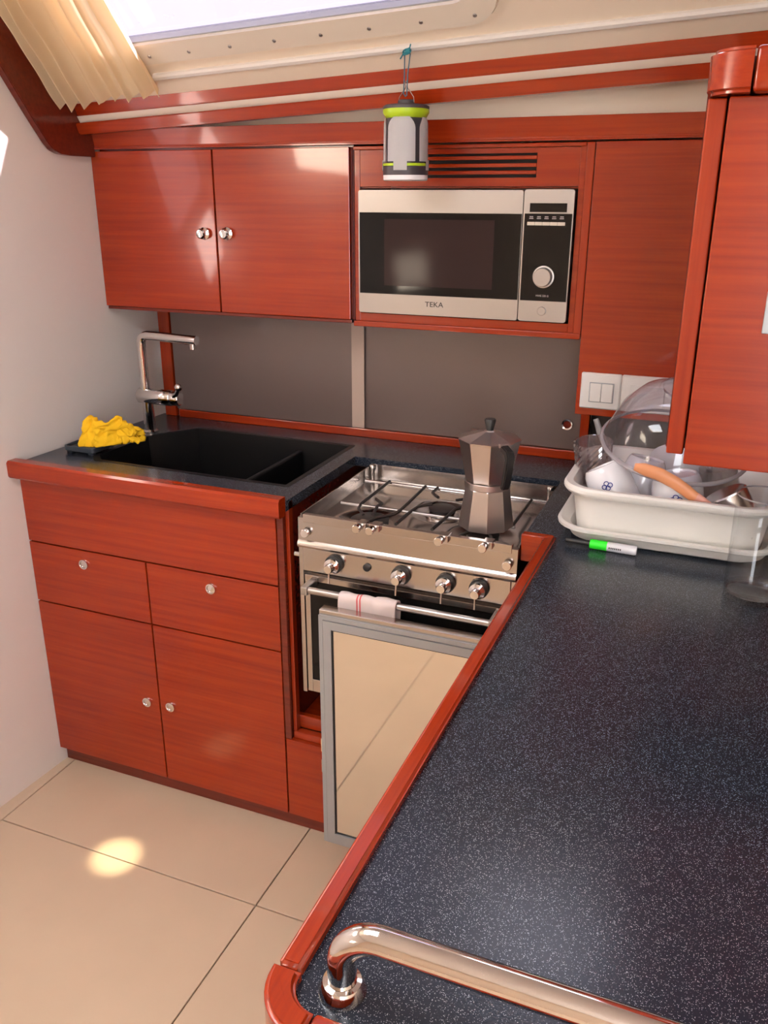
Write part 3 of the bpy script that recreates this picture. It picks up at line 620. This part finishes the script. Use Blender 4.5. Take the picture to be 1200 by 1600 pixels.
# ------------------------------------------------------------------ stove
GX0, GX1, GY0, GY1 = 0.806, 1.284, -0.036, 0.362
sv = thing('gas_stove', 'stainless steel gimballed gas stove with oven, set into the worktop', 'stove', (1.045, 0.15, 0.44))
ZT = 0.877; ZF = 0.838
bm = bmesh.new()
box(bm, GX0+.004, GX1-.004, GY0+.018, GY1-.004, 0.446, 0.795, 0.002)
obj('oven_body', bm, 'steel', sv)
bm = bmesh.new(); t_ = 0.0025
box(bm, GX0, GX0+t_, GY0+.012, GY1, 0.80, ZT); box(bm, GX1-t_, GX1, GY0+.012, GY1, 0.80, ZT); box(bm, GX0+t_, GX1-t_, GY1-t_, GY1, 0.80, ZT+.003); box(bm, GX0+t_, GX1-t_, GY0+.012, GY0+.015, 0.80, ZT-.004)
obj('hob_rim', bm, 'steel', sv)
# pressed hob tray with shallow dishes round the burners
burners = ((0.925, 0.075, 0.042), (1.050, 0.205, 0.030), (1.180, 0.085, 0.034), (0.880, 0.27, 0.0))
bm = bmesh.new(); nx, ny = 60, 48; gr = []
for i in range(nx+1):
    r_ = []
    for j in range(ny+1):
        x = GX0+t_+(GX1-GX0-2*t_)*i/nx; y = GY0+.016+(GY1-t_-GY0-.016)*j/ny; z = ZF
        for bx, by, br in burners[:3]:
            dd_ = math.hypot(x-bx, y-by); q = max(0, 1-(dd_/(br+.045))**2); z -= 0.012*q
        z += 0.004*max(0, 1-min(x-GX0, GX1-x, y-GY0-.016, GY1-y)/0.02)
        r_.append(bm.verts.new((x, y, z)))
    gr.append(r_)
for i in range(nx):
    for j in range(ny): bm.faces.new((gr[i][j], gr[i+1][j], gr[i+1][j+1], gr[i][j+1]))
obj('hob_tray', bm, 'steel', sv, 180)
for bx, by, br in burners[:3]:
    b_ = obj('burner', La([(br+.010, 0), (br+.008, .006), (br, .008), (br, .012), (0, .012)], (bx, by, ZF-.011), 32), 'steel', sv, 40)
    obj('burner_cap', La([(br*.5, .0), (br, .001), (br+.001, .007), (br-.004, .010), (0, .0105)], (bx, by, ZF+.0015), 32), 'iron', b_, 40)
# pan supports: long rods with bent fingers
ZG = 0.862
bm = bmesh.new(); tube(bm, [(GX0+.03, 0.118, ZG-.003), (1.24, 0.118, ZG-.003)], 0.0036, 8); obj('grid_rod', bm, 'steel_sat', sv, 60)
bm = bmesh.new(); tube(bm, [(GX0+.012, 0.300, ZG-.008), (GX1-.012, 0.300, ZG-.008)], 0.0048, 8); obj('grid_rod', bm, 'steel', sv, 60)
def finger(pts): obj('grid_finger', T(pts, 0.0037, 8), 'iron', sv, 60)
finger([(0.884, 0.296, ZG), (0.885, 0.118, ZG), (0.885, 0.105, ZG-.006), (0.905, 0.085, ZG-.012)])
finger([(0.978, 0.292, ZG), (0.982, 0.115, ZG), (0.975, 0.095, ZG-.004), (0.945, 0.055, ZG-.004), (0.94, 0.02, ZG-.004)])
finger([(0.905, 0.158, ZG+.002), (0.928, 0.138, ZG), (0.925, 0.118, ZG), (0.928, 0.085, ZG-.008)])
finger([(1.008, 0.294, ZG), (1.006, 0.262, ZG-.003), (1.022, 0.238, ZG), (1.032, 0.228, ZG)])
finger([(1.035, 0.175, ZG+.002), (1.010, 0.150, ZG), (1.006, 0.118, ZG), (1.004, 0.03, ZG)])
finger([(1.095, 0.236, ZG+.002), (1.075, 0.225, ZG)])
finger([(1.115, 0.20, ZG+.002), (1.092, 0.165, ZG), (1.090, 0.118, ZG), (1.085, 0.03, ZG)])
finger([(1.235, 0.292, ZG), (1.235, 0.118, ZG), (1.215, 0.10, ZG)])
finger([(1.152, 0.292, ZG), (1.152, 0.118, ZG), (1.160, 0.10, ZG)])
finger([(1.218, GY0+.012, ZG), (1.218, 0.02, ZG), (1.20, 0.06, ZG)])
finger([(1.145, GY0+.02, ZG), (1.150, 0.02, ZG), (1.165, 0.06, ZG)])
for x, y in ((0.822, 0.335), (1.268, 0.335)):
    obj('corner_post', La([(0, 0), (.006, 0), (.006, .032), (.0085, .033), (.0085, .044), (.007, .046), (0, .046)], (x, y, ZF+.002), 16), 'steel', sv, 40)
# front: fixing plate, rolled edge, control panel
bm = prism(bmesh.new(), [(GY0+.011, 0.873), (GY0, 0.873), (GY0-.001, 0.823), (GY0-.006, 0.818), (GY0-.008, 0.812), (GY0-.004, 0.806), (GY0+.011, 0.806)], lambda y, z: (GX0, y, z), lambda y, z: (GX1, y, z))
obj('front_plate', bm, 'steel', sv, 40)
obj('front_lip', B(GX0+.012, GX1-.012, GY0-.0012, GY0+.0105, 0.8635, 0.8815, 0.0008), 'steel', sv)
obj('control_panel', B(GX0+.010, GX1-.010, GY0-.002, GY0+.016, 0.752, 0.805, 0.001), 'steel', sv)
for x in (GX0, GX1-.0095): obj('side_stile', B(x, x+.0095, GY0-.001, GY0+.017, 0.446, 0.8055, 0.001), 'steel', sv)
for x in (0.951, 0.981, 1.129, 1.219):
    cb = obj('clamp', B(x-.004, x+.016, GY0-.010, GY0+.014, 0.870, 0.8845, 0.001), 'steel', sv)
    obj('thumb_screw', La([(0, -.018), (.0080, -.018), (.009, -.017), (.009, -.008), (.005, -.007), (.005, 0)], (x-.001, GY0-.006, 0.874), 16, 'y'), 'chrome', cb, 30)
for x, z in ((0.826, 0.842), (1.266, 0.841)): obj('thumb_screw', La([(0, -.014), (.0085, -.014), (.0095, -.013), (.0095, -.006), (.005, -.005), (.005, .002)], (x, GY0-.0, z), 16, 'y'), 'chrome', sv, 30)
obj('side_bolt', La([(0, -.012), (.006, -.012), (.006, 0), (0, 0)], (GX0-.0005, GY0+.006, 0.785), 14, 'x'), 'chrome', sv, 30)
for x in (0.892, 1.044, 1.141, 1.211):
    kb = obj('control_knob', La([(0, -.036), (.0085, -.036), (.0095, -.034), (.0105, -.022), (.0165, -.019), (.0165, -.008), (.014, -.006)], (x, GY0-.003, 0.780), 24, 'y'), 'chrome', sv, 30)
    obj('collar', La([(.014, -.0085), (.020, -.007), (.0205, .0), (.010, .0005)], (x, GY0-.003, 0.780), 24, 'y'), 'black', kb, 40)
    obj('lever_pin', T([(x, GY0-.032, 0.774), (x, GY0-.034, 0.747)], 0.0022, 8), 'chrome', kb, 60)
obj('igniter_button', La([(0, -.006), (.006, -.006), (.0085, -.004), (.0085, .001)], (0.967, GY0-.002, 0.784), 20, 'y'), 'black', sv, 40)
# oven door
od = obj('oven_door', (lambda bm: (box(bm, GX0+.012, GX1-.012, GY0, GY0+.014, 0.728, 0.742, .001), box(bm, GX0+.012, GX0+.024, GY0, GY0+.014, 0.450, 0.728, .001), box(bm, GX1-.024, GX1-.012, GY0, GY0+.014, 0.450, 0.728, .001), box(bm, GX0+.024, GX1-.024, GY0, GY0+.014, 0.450, 0.482, .001), bm)[-1])(bmesh.new()), 'steel', sv)
obj('oven_glass', B(GX0+.024, GX1-.024, GY0+.003, GY0+.012, 0.482, 0.728, 0), 'blackglass', od)
hd = obj('handle', T([(GX0+.030, -0.080, 0.728), (1.262, -0.080, 0.728)], 0.0075, 14), 'steel_sat', sv, 60)
for x in (GX0+.028, 1.245): obj('handle_bracket', B(x, x+.016, -0.090, GY0-.0005, 0.718, 0.738, 0.003), 'steel_sat', hd)

# ------------------------------------------------------------------ towel over the oven handle
def towel():
    bm = bmesh.new(); nu, nv = 30, 34; G = []
    for i in range(nu+1):
        u = i/nu; row = []
        for j in range(nv+1):
            s = (j/nv)*2-1
            rr = 0.0098 + 0.0025*(1 if u > .62 else 0) + 0.001*math.sin(u*18)
            L_ = 0.105 if s < 0 else 0.08
            a = abs(s)
            if a < 0.16:
                t = s/0.16*PI/2; y = rr*math.sin(t)*1.0; z = rr*math.cos(t)
            else:
                q = (a-0.16)/0.84; y = math.copysign(rr, s)*(1+0.12*math.sin(u*11+q*3)); z = -q*L_*(1-0.06*u)
            y = max(y, -0.0150)
            if s > 0: y = min(y, 0.0160)
            row.append(bm.verts.new((0.925+0.128*u+0.002*math.sin(s*5), -0.080+y, 0.728+z)))
        G.append(row)
    for i in range(nu):
        for j in range(nv): bm.faces.new((G[i][j], G[i+1][j], G[i+1][j+1], G[i][j+1]))
    return bm
tw = obj('tea_towel', towel(), 'towel', smooth=180); tag(tw, 'white tea towel with red stripes hung over the oven handle', 'towel'); rebase(tw, (0.925, -0.080, 0.62))
md = tw.modifiers.new('thick', 'SOLIDIFY'); md.thickness = 0.0016; md.offset = 1

# ------------------------------------------------------------------ moka pot
mk = thing('moka_pot', 'faceted aluminium moka coffee pot with black handle on the stove', 'coffee pot', (1.184, 0.088, 0.8665), local=True); mk.scale = (1.03, 1.03, 0.965)
N8 = 9; a8 = math.radians(8)
obj('boiler', La([(0, 0), (.053, 0), (.0565, .003), (.0555, .012), (.045, .088), (.0435, .0905), (0, .0905)], (0, 0, 0), N8, a0=a8), 'aluminium', mk)
obj('collar', La([(.0440, .0895), (.0462, .091), (.0462, .103), (.044, .104)], (0, 0, 0), 36), 'aluminium', mk, 40)
obj('jug', La([(0, .1035), (.0435, .1035), (.0455, .112), (.0605, .190), (.0615, .193), (.058, .193), (0, .190)], (0, 0, 0), N8, a0=a8), 'aluminium', mk)
ld = obj('lid', La([(.0622, .1935), (.0625, .196), (.056, .1985), (.012, .211), (.010, .213), (0, .213)], (0, 0, 0), N8, a0=a8), 'aluminium', mk)
obj('lid_knob', La([(0, .212), (.0075, .212), (.0075, .216), (.0115, .234), (.010, .237), (0, .237)], (0, 0, 0), 14), 'black', ld, 50)
ha = math.radians(-48); hx, hy = math.cos(ha), math.sin(ha)
def hp(r, z, wv=0): return (hx*r - hy*wv, hy*r + hx*wv, z)
bm = prism(bmesh.new(), [(.058, .193), (.064, .198), (.088, .191), (.094, .180), (.083, .120), (.076, .105), (.068, .108), (.072, .125), (.080, .172), (.076, .180), (.060, .183)], lambda r, z: hp(r, z, -.008), lambda r, z: hp(r, z, .008))
bmesh.ops.bevel(bm, geom=list(bm.edges), offset=0.002, segments=2, affect='EDGES')
obj('handle', bm, 'black', mk, 40)
obj('hinge', T([hp(.060, .196, -.009), hp(.060, .196, .009)], 0.0045, 10), 'aluminium', mk, 60)
sa = ha + PI; sx, sy = math.cos(sa), math.sin(sa)
bm = bmesh.new(); vs = [bm.verts.new(p) for p in ((sx*.056-sy*.018, sy*.056+sx*.018, .192), (sx*.056+sy*.018, sy*.056-sx*.018, .192), (sx*.082, sy*.082, .196), (sx*.052, sy*.052, .150))]
for f in ((0, 2, 3), (2, 1, 3), (0, 1, 2), (0, 3, 1)): bm.faces.new([vs[i] for i in f])
bmesh.ops.recalc_face_normals(bm, faces=bm.faces); obj('spout', bm, 'aluminium', mk)
obj('valve', La([(0, .012), (.006, .012), (.006, 0), (.009, 0), (.009, -.006)], (.051*math.cos(2.6), .051*math.sin(2.6), .05), 10, 'x'), 'chrome', mk, 40)

# ------------------------------------------------------------------ dish tub and drip tray
def rring(x0, x1, y0, y1, r, z): return [(x, y, z) for x, y in rrect(x0, x1, y0, y1, r, 8)]
dt = obj('drip_tray', loft(bmesh.new(), [rring(1.376, 1.712, 0.018, 0.292, .05, ZW+.0006), rring(1.366, 1.722, 0.008, 0.302, .055, ZW+.006), rring(1.358, 1.730, 0.0, 0.310, .06, ZW+.022),
     rring(1.342, 1.746, -0.018, 0.326, .07, ZW+.030), rring(1.341, 1.747, -0.019, 0.327, .071, ZW+.036), rring(1.347, 1.741, -0.012, 0.320, .066, ZW+.038), rring(1.364, 1.724, 0.006, 0.304, .055, ZW+.028), rring(1.372, 1.716, 0.014, 0.296, .05, ZW+.010)]), 'tub', smooth=35)
tag(dt, 'shallow off-white drip tray under the dish tub', 'tray'); rebase(dt, (1.544, 0.155, ZW))
ZB = ZW+.0105
tb = obj('dish_tub', loft(bmesh.new(), [rring(1.385, 1.703, 0.024, 0.286, .045, ZB), rring(1.376, 1.712, 0.016, 0.294, .05, ZB+.008), rring(1.366, 1.722, 0.004, 0.306, .055, ZB+.082),
     rring(1.352, 1.736, -0.012, 0.320, .065, ZB+.088), rring(1.348, 1.740, -0.016, 0.324, .068, ZB+.094), rring(1.348, 1.740, -0.016, 0.324, .068, ZB+.100), rring(1.352, 1.736, -0.012, 0.320, .065, ZB+.104), rring(1.364, 1.724, 0.001, 0.308, .056, ZB+.103),
     rring(1.370, 1.718, 0.009, 0.301, .053, ZB+.092), rring(1.381, 1.707, 0.021, 0.289, .047, ZB+.012), rring(1.389, 1.699, 0.029, 0.281, .041, ZB+.006)]), 'tub', smooth=35)
tag(tb, 'off-white plastic dish tub full of drying crockery', 'dish tub'); rebase(tb, (1.544, 0.155, ZB))
ZI = ZB+.007
# clear bowl upside down on the pile
bw = thing('salad_bowl', 'clear plastic salad bowl upside down on top of the drying dishes', 'bowl', (1.535, 0.165, 1.058), (math.radians(14), math.radians(7), 0), local=True)
obj('shell', La([(.052, .118), (.050, .124), (.046, .1245), (.044, .118), (0, .117)][::-1] + [(.056, .1165), (.085, .103), (.112, .070), (.128, .030), (.137, .004)], (0, 0, 0), 56), 'bowl', bw, 40)
obj('rim', La([(.137, .0045), (.142, .003), (.1432, .0005), (.142, -.002), (.138, -.002), (.1365, .001), (.137, .0045)], (0, 0, 0), 64), 'rimgrey', bw, 60)
# mugs
def mug(label, loc, rot, r=0.040, h=0.082, motif=0.0):
    q0 = Vector(rot[:3]).to_track_quat('Z', 'Y')
    hv = Vector(rot[3:6]).normalized()
    sp_a = max((k*PI/36 for k in range(72)), key=lambda t: (q0 @ Vector((math.cos(t), math.sin(t), 0))).dot(hv))
    mv = Vector((0.25, -0.8, 0.3)); motif = max((k*PI/36 for k in range(72)), key=lambda t: (q0 @ Vector((math.cos(t), math.sin(t), 0))).dot(mv)) - sp_a + motif
    m_ = thing('mug', label, 'mug', loc, (q0 @ Matrix.Rotation(sp_a, 3, 'Z').to_quaternion()).to_euler(), 'white mugs in the dish tub', local=True)
    prof = [(0, .002), (r*.70, .002), (r*.73, -.001), (r*.80, -.001), (r*.86, .003), (r*.93, .010), (r, .028), (r*1.03, h), (r*1.0, h+.001), (r*.97, h), (r*.94, .030), (r*.80, .008), (0, .006)]
    obj('cup', La(prof, (0, 0, 0), 40), 'ceramic', m_, 40)
    obj('handle', T([(r*.98, 0, h*.80), (r*1.30, 0, h*.83), (r*1.62, 0, h*.68), (r*1.66, 0, h*.48), (r*1.45, 0, h*.30), (r*.97, 0, h*.24)], 0.0055, 10), 'ceramic', m_, 60)
    bm = bmesh.new(); R_ = r*1.012
    for k, (da, dz) in enumerate(((-.13, 0), (.0, .004), (.13, 0), (0, -.005))):
        pts = []
        for q in range(11):
            t = 2*PI*q/10; a = motif+da+.10*math.cos(t); z = h*.42+dz+.0042*math.sin(t); rr_ = R_+.0006
            pts.append((rr_*math.cos(a), rr_*math.sin(a), z))
        tube(bm, pts, 0.0009, 5, False)
    obj('blue_motif', bm, 'blue', m_, 60)
    return m_
mug('white mug tipped over at the corner of the dish tub beneath the crystal tumbler', (1.414, 0.078, 1.026), (0.48, -0.12, -0.85, -0.3, 1, 0.2), 0.043, 0.084, math.radians(18))
mug('white mug upside down in the tub behind the peach knife handle', (1.550, 0.082, 1.026), (0.16, -0.04, -1.0, -0.5, 1, 0), 0.047, 0.090, math.radians(20))
mug('white mug in the tub between the other two mugs, half under the clear bowl', (1.490, 0.150, 1.030), (-0.16, -0.15, -0.95, 0.3, 1, 0), 0.041, 0.084, math.radians(-40))
# crystal tumbler with cut facets
tu = thing('crystal_tumbler', 'cut crystal tumbler standing behind the tipped mug in the dish tub', 'glass', (1.388, 0.150, 0.975), (math.radians(6), math.radians(-4), 0), local=True)
bm = bmesh.new(); n = 40; rows = 14; G = []
for j in range(rows+1):
    G.append([bm.verts.new(((.031+.006*j/rows + (.0022 if (i+j) % 2 else 0))*math.cos(2*PI*i/n), (.031+.006*j/rows + (.0022 if (i+j) % 2 else 0))*math.sin(2*PI*i/n), .082*j/rows)) for i in range(n)])
for j in range(rows):
    for i in range(n): bm.faces.new((G[j][i], G[j][(i+1) % n], G[j+1][(i+1) % n], G[j+1][i]))
bm.faces.new(G[0][::-1]); obj('cut_wall', bm, 'crystal', tu)
obj('inner_wall', La([(0, .012), (.026, .012), (.0345, .082), (.036, .083)], (0, 0, 0), 40), 'crystal', tu, 40)
# knife with peach handle
kn = thing('kitchen_knife', 'kitchen knife with a peach plastic handle sticking up out of the tub', 'knife', (1.590, 0.020, 1.003), local=True)
kd = Vector((-0.112, 0.0, 0.046))
pts = [kd*t + Vector((0, 0, 0.010*math.sin(t*PI))) for t in (0, .15, .35, .6, .85, 1.0)]
hn = obj('grip', T(pts, [.0105, .0115, .012, .0125, .0115, .007], 14, flat=0.55), 'peach', kn, 60)
obj('bolster', T([Vector((.024, -.001, -.012)), Vector((0, 0, .001))], [.0085, .0108], 14, flat=0.5), 'pink', kn, 60)
obj('blade', prism(bmesh.new(), [(.022, -.002), (.105, -.062), (.10, -.070), (.018, -.020)], lambda x, z: (x, .0002, z), lambda x, z: (x, .0014, z)), 'steel', kn)
# steel canister
cn_ = thing('steel_canister', 'polished steel beaker lying tilted at the far end of the dish tub', 'canister', (1.638, 0.064, 1.006), Vector((0.50, -0.02, -0.86)).to_track_quat('Z', 'Y').to_euler(), local=True); cn_.scale = (1, 1, 0.82)
obj('shell', La([(0, .0), (.036, .0), (.039, .003), (.040, .098), (.0412, .100), (.0395, .1005), (.038, .098), (.036, .005), (0, .004)], (0, 0, 0), 40), 'steel_bright', cn_, 40)
# clear jar next to the canister
jr = obj('plastic_jar', La([(0, 0), (.034, 0), (.037, .004), (.037, .078), (.034, .084), (.0345, .090), (.0325, .090), (.032, .084), (.035, .077), (.035, .005), (0, .003)], (0, 0, 0), 40), 'jar', smooth=40)
jr.location = (1.640, 0.205, 0.930); jr.rotation_euler = (math.radians(6), math.radians(-14), 0); tag(jr, 'clear jar tilted among the dishes behind the steel beaker', 'jar')
# grey spatula
sp3 = thing('spatula', 'grey spatula leaning out of the tub behind the crystal tumbler', 'spatula', (1.43, 0.27, 0.935), local=True)
obj('handle', T([(0, 0, 0), (-.055, .012, .105), (-.066, .014, .132)], [.006, .0075, .006], 10, flat=0.6), 'grey_frame', sp3, 60)
obj('head', B(-.004, .022, -.002, .003, -.020, .015, 0.002), 'grey_frame', sp3)
# plate standing under the bowl
pl = obj('saucer', La([(0, 0), (.036, 0), (.040, .002), (.066, .012), (.066, .014), (.040, .005), (0, .003)], (0, 0, 0), 44), 'ceramic', smooth=40)
pl.location = (1.545, 0.235, 0.982); pl.rotation_euler = (math.radians(-62), math.radians(18), 0); tag(pl, 'white saucer propped on edge underneath the clear bowl', 'saucer')

# ------------------------------------------------------------------ marker pen
mp_ = thing('marker_pen', 'white marker pen with bright green band and black cap under the tray rim', 'pen', (1.37, -0.0135, ZW), (0, 0, math.radians(-2)), local=True)
def pen(x0, x1, r0, r1): return La([(0, x0), (r0, x0), (r1, x1), (0, x1)], (0, 0, .0097), 18, 'x')
obj('cap', pen(0, .046, .0045, .0060), 'black', mp_, 40)
obj('green_band', pen(.0462, .078, .0090, .0092), 'neon', mp_, 40)
obj('barrel', La([(0, .0782), (.0092, .0782), (.0092, .128), (.0078, .132), (0, .132)], (0, 0, .0097), 18, 'x'), 'ceramic', mp_, 40)
bm = bmesh.new()
for k in range(7): box(bm, .082+k*.0034, .0843+k*.0034, -.00945, -.0088, .0085, .0118)
obj('barrel_print', bm, 'charcoal', mp_)
# ------------------------------------------------------------------ tall glass
gl = thing('drinking_glass', 'tall straight clear drinking glass on the worktop in front of the dish tub', 'glass', (1.702, -0.122, ZW+.0004), local=True)
obj('wall', La([(0, 0), (.044, 0), (.0465, .003), (.0475, .1765)], (0, 0, 0), 56), 'glass', gl, 40)
obj('inner_floor', La([(0, .0065), (.040, .007), (.0445, .010), (.0455, .016)], (0, 0, 0), 56), 'jar', gl, 40)
obj('rim', La([(.0475, .1765), (.0482, .1780), (.0475, .1792), (.0466, .1780), (.0475, .1765)], (0, 0, 0), 64), 'rimgrey', gl, 60)

# ------------------------------------------------------------------ grab rail
gb = thing('grab_rail', 'polished stainless grab rail fixed near the corner of the worktop', 'grab rail', (1.387, -1.068, ZW))
yb = -1.068; zb = 0.957; rb = 0.036
pts = [(1.387, yb, ZW+.002), (1.387, yb, zb-rb)] + [(1.387+rb*(1-math.cos(a)), yb, zb-rb+rb*math.sin(a)) for a in [PI/2*k/10 for k in range(1, 11)]] + [(1.6, yb, zb), (2.0, yb, zb), (2.2-rb, yb, zb)] + [(2.2-rb+rb*math.sin(a), yb, zb-rb+rb*math.cos(a)) for a in [PI/2*k/10 for k in range(1, 11)]] + [(2.2, yb, ZW+.002)]
obj('tube', T(pts, 0.0125, 24), 'chrome', gb, 60)
for x in (1.387, 2.2): obj('flange', La([(.0127, .012), (.0165, .011), (.0205, .004), (.021, .0), (.0127, 0)], (x, yb, ZW+.0003), 28), 'chrome', gb, 40)

# ------------------------------------------------------------------ lantern on its cord
hk = S(0.934, 0.052, 0.011)
lx, ly = 0.928, hk.y
cd = thing('rope_loop', 'blue-grey cord loop tied to the curtain track holding the lantern', 'cord', (lx, ly, 1.705))
bm = bmesh.new(); tube(bm, [(hk.x-.008, ly-.006, hk.z-.006), (lx-.003, ly-.004, 1.745), (lx-.006, ly, 1.712)], 0.0012, 6); tube(bm, [(hk.x+.004, ly-.006, hk.z-.006), (lx+.004, ly-.004, 1.745), (lx+.001, ly, 1.709)], 0.0012, 6); tube(bm, [(lx-.006, ly, 1.712), (lx-.002, ly, 1.7065), (lx+.002, ly, 1.709)], 0.0012, 6)
obj('loop', bm, 'cord', cd, 60)
bm = bmesh.new()
for k in range(3):
    a = k*1.1; tube(bm, [(hk.x-.002+.008*math.cos(t+a), ly-.010+.005*math.sin(t*1.0), hk.z-.003+.0055*math.sin(t+a*1.7)) for t in [2*PI*q/12 for q in range(13)]], 0.0016, 6, False)
tube(bm, [(hk.x-.008, ly-.010, hk.z-.004), (hk.x-.016, ly-.010, hk.z-.016)], 0.0013, 6); tube(bm, [(hk.x+.003, ly-.010, hk.z), (hk.x+.006, ly-.010, hk.z+.010)], 0.0013, 6)
obj('knot', bm, 'teal', cd, 60)
ln = thing('camping_lantern', 'white camping lantern with lime green rings hanging in front of the vent slots', 'lantern', (lx, ly, 1.545), local=True)
obj('foot', La([(0, 0), (.0445, 0), (.047, .002), (.047, .011), (0, .011)], (0, 0, 0), 36), 'shade', ln, 40)
obj('base', La([(.047, .0112), (.0475, .013), (.0475, .028), (.046, .0285)], (0, 0, 0), 36), 'charcoal', ln, 40)
obj('lower_ring', La([(.047, .0286), (.0475, .029), (.0475, .0335), (.044, .034)], (0, 0, 0), 36), 'lime', ln, 40)
obj('core', La([(.040, .034), (.040, .121), (0, .121)], (0, 0, 0), 36), 'charcoal', ln, 40)
for k in range(4):
    a0 = math.radians(-83 + 90*k); W_ = math.radians(39)
    bm = bmesh.new(); nu, nv = 14, 16; G = []
    for j in range(nv+1):
        v = j/nv; z = .037+.085*v; ww = W_*(1-0.42*max(0, (v-.72)/.28)**2); row = []
        for i in range(nu+1):
            a = a0 + ww*(2*i/nu-1); r_ = .0468-.0012*v-.004*max(0, (v-.85)/.15)**2
            row.append(bm.verts.new((r_*math.cos(a), r_*math.sin(a), z)))
        G.append(row)
    for j in range(nv):
        for i in range(nu): bm.faces.new((G[j][i], G[j][i+1], G[j+1][i+1], G[j+1][i]))
    bmesh.ops.solidify(bm, geom=bm.faces, thickness=0.004)
    pn = obj('light_panel', bm, 'shade', ln, 40)
    bm = bmesh.new(); ww = math.radians(17); A = []
    for z in (.020, .040):
        A.append([bm.verts.new((.0490*math.cos(a0+ww*t), .0490*math.sin(a0+ww*t), z)) for t in (-1, -.5, 0, .5, 1)])
    for i in range(4): bm.faces.new((A[0][i], A[0][i+1], A[1][i+1], A[1][i]))
    bmesh.ops.solidify(bm, geom=bm.faces, thickness=0.0015)
    obj('clip', bm, 'shade', pn, 40)
obj('upper_ring', La([(.038, .119), (.042, .121), (.0478, .130), (.0478, .137), (0, .137)], (0, 0, 0), 36), 'lime', ln, 40)
obj('cap', La([(.0478, .1372), (.0478, .142), (.043, .145), (.017, .146), (.017, .153), (.015, .155), (0, .155)], (0, 0, 0), 36), 'charcoal', ln, 40)
obj('wire_hook', T([(-.016, 0, .150), (-.015, 0, .160), (-.003, 0, .176), (-.0015, 0, .180), (-.003, 0, .186), (-.001, 0, .190), (.002, 0, .186), (.0015, 0, .180), (.004, 0, .176), (.016, 0, .160), (.017, 0, .150)], 0.0011, 6), 'chrome', ln, 60)

# ------------------------------------------------------------------ curtain
bm = bmesh.new(); nu, nv = 150, 40; G = []
for j in range(nv+1):
    v = j/nv; row = []
    for i in range(nu+1):
        u = i/nu
        x = 0.030 + 0.305*u + 0.035*v*(1-u) + 0.022*v
        vv = 0.026 + 0.375*v + 0.003*math.sin(u*34)*(1-v) + 0.008*u*(1-v)
        amp = 0.0135 + 0.005*math.sin(u*7)
        ph = u*2*PI*7.5 + 0.9*math.sin(v*2.2+u*4) + 1.4*noise.noise(Vector((u*3, v*1.5, 0)))
        n_ = 0.034 + amp*math.sin(ph) + 0.003*math.sin(2.3*ph+1) + 0.006*noise.noise(Vector((u*5, v*4, 3)))
        row.append(bm.verts.new(S(x + 0.004*math.cos(ph), vv, n_)))
    G.append(row)
for j in range(nv):
    for i in range(nu): bm.faces.new((G[j][i], G[j][i+1], G[j+1][i+1], G[j+1][i]))
cu = obj('curtain', bm, 'curtain', smooth=180); tag(cu, 'gathered cream curtain drawn to the side of the coachroof window', 'curtain'); rebase(cu, S(0.17, 0.026, 0.02))

# ------------------------------------------------------------------ added ceiling spot, out of view, standing in for sun on the floor
cs = thing('added_sun_patch_spot', 'small round spotlight added to the unseen ceiling for a sun patch on the floor', 'spotlight', (0.62, -0.62, cz(0.62)))
obj('bezel', La([(.022, -.004), (.030, -.005), (.032, -.002), (.032, .001)], (0.62, -0.62, cz(0.62)-.002), 24), 'chrome', cs, 40)
sl = bpy.data.lights.new('added_sun_patch_lamp', 'SPOT'); sl.energy = 330; sl.spot_size = math.radians(4.2); sl.spot_blend = 0.9; sl.shadow_soft_size = 0.012; sl.color = (1, 0.85, 0.55)
slo = bpy.data.objects.new('added_sun_patch_lamp', sl); COL.objects.link(slo); slo.parent = cs; slo.location = (0, 0, -0.008)
slo.rotation_euler = (Vector((0.385, -0.245, 0)) - Vector((0.62, -0.62, cz(0.62)))).to_track_quat('-Z', 'Y').to_euler()
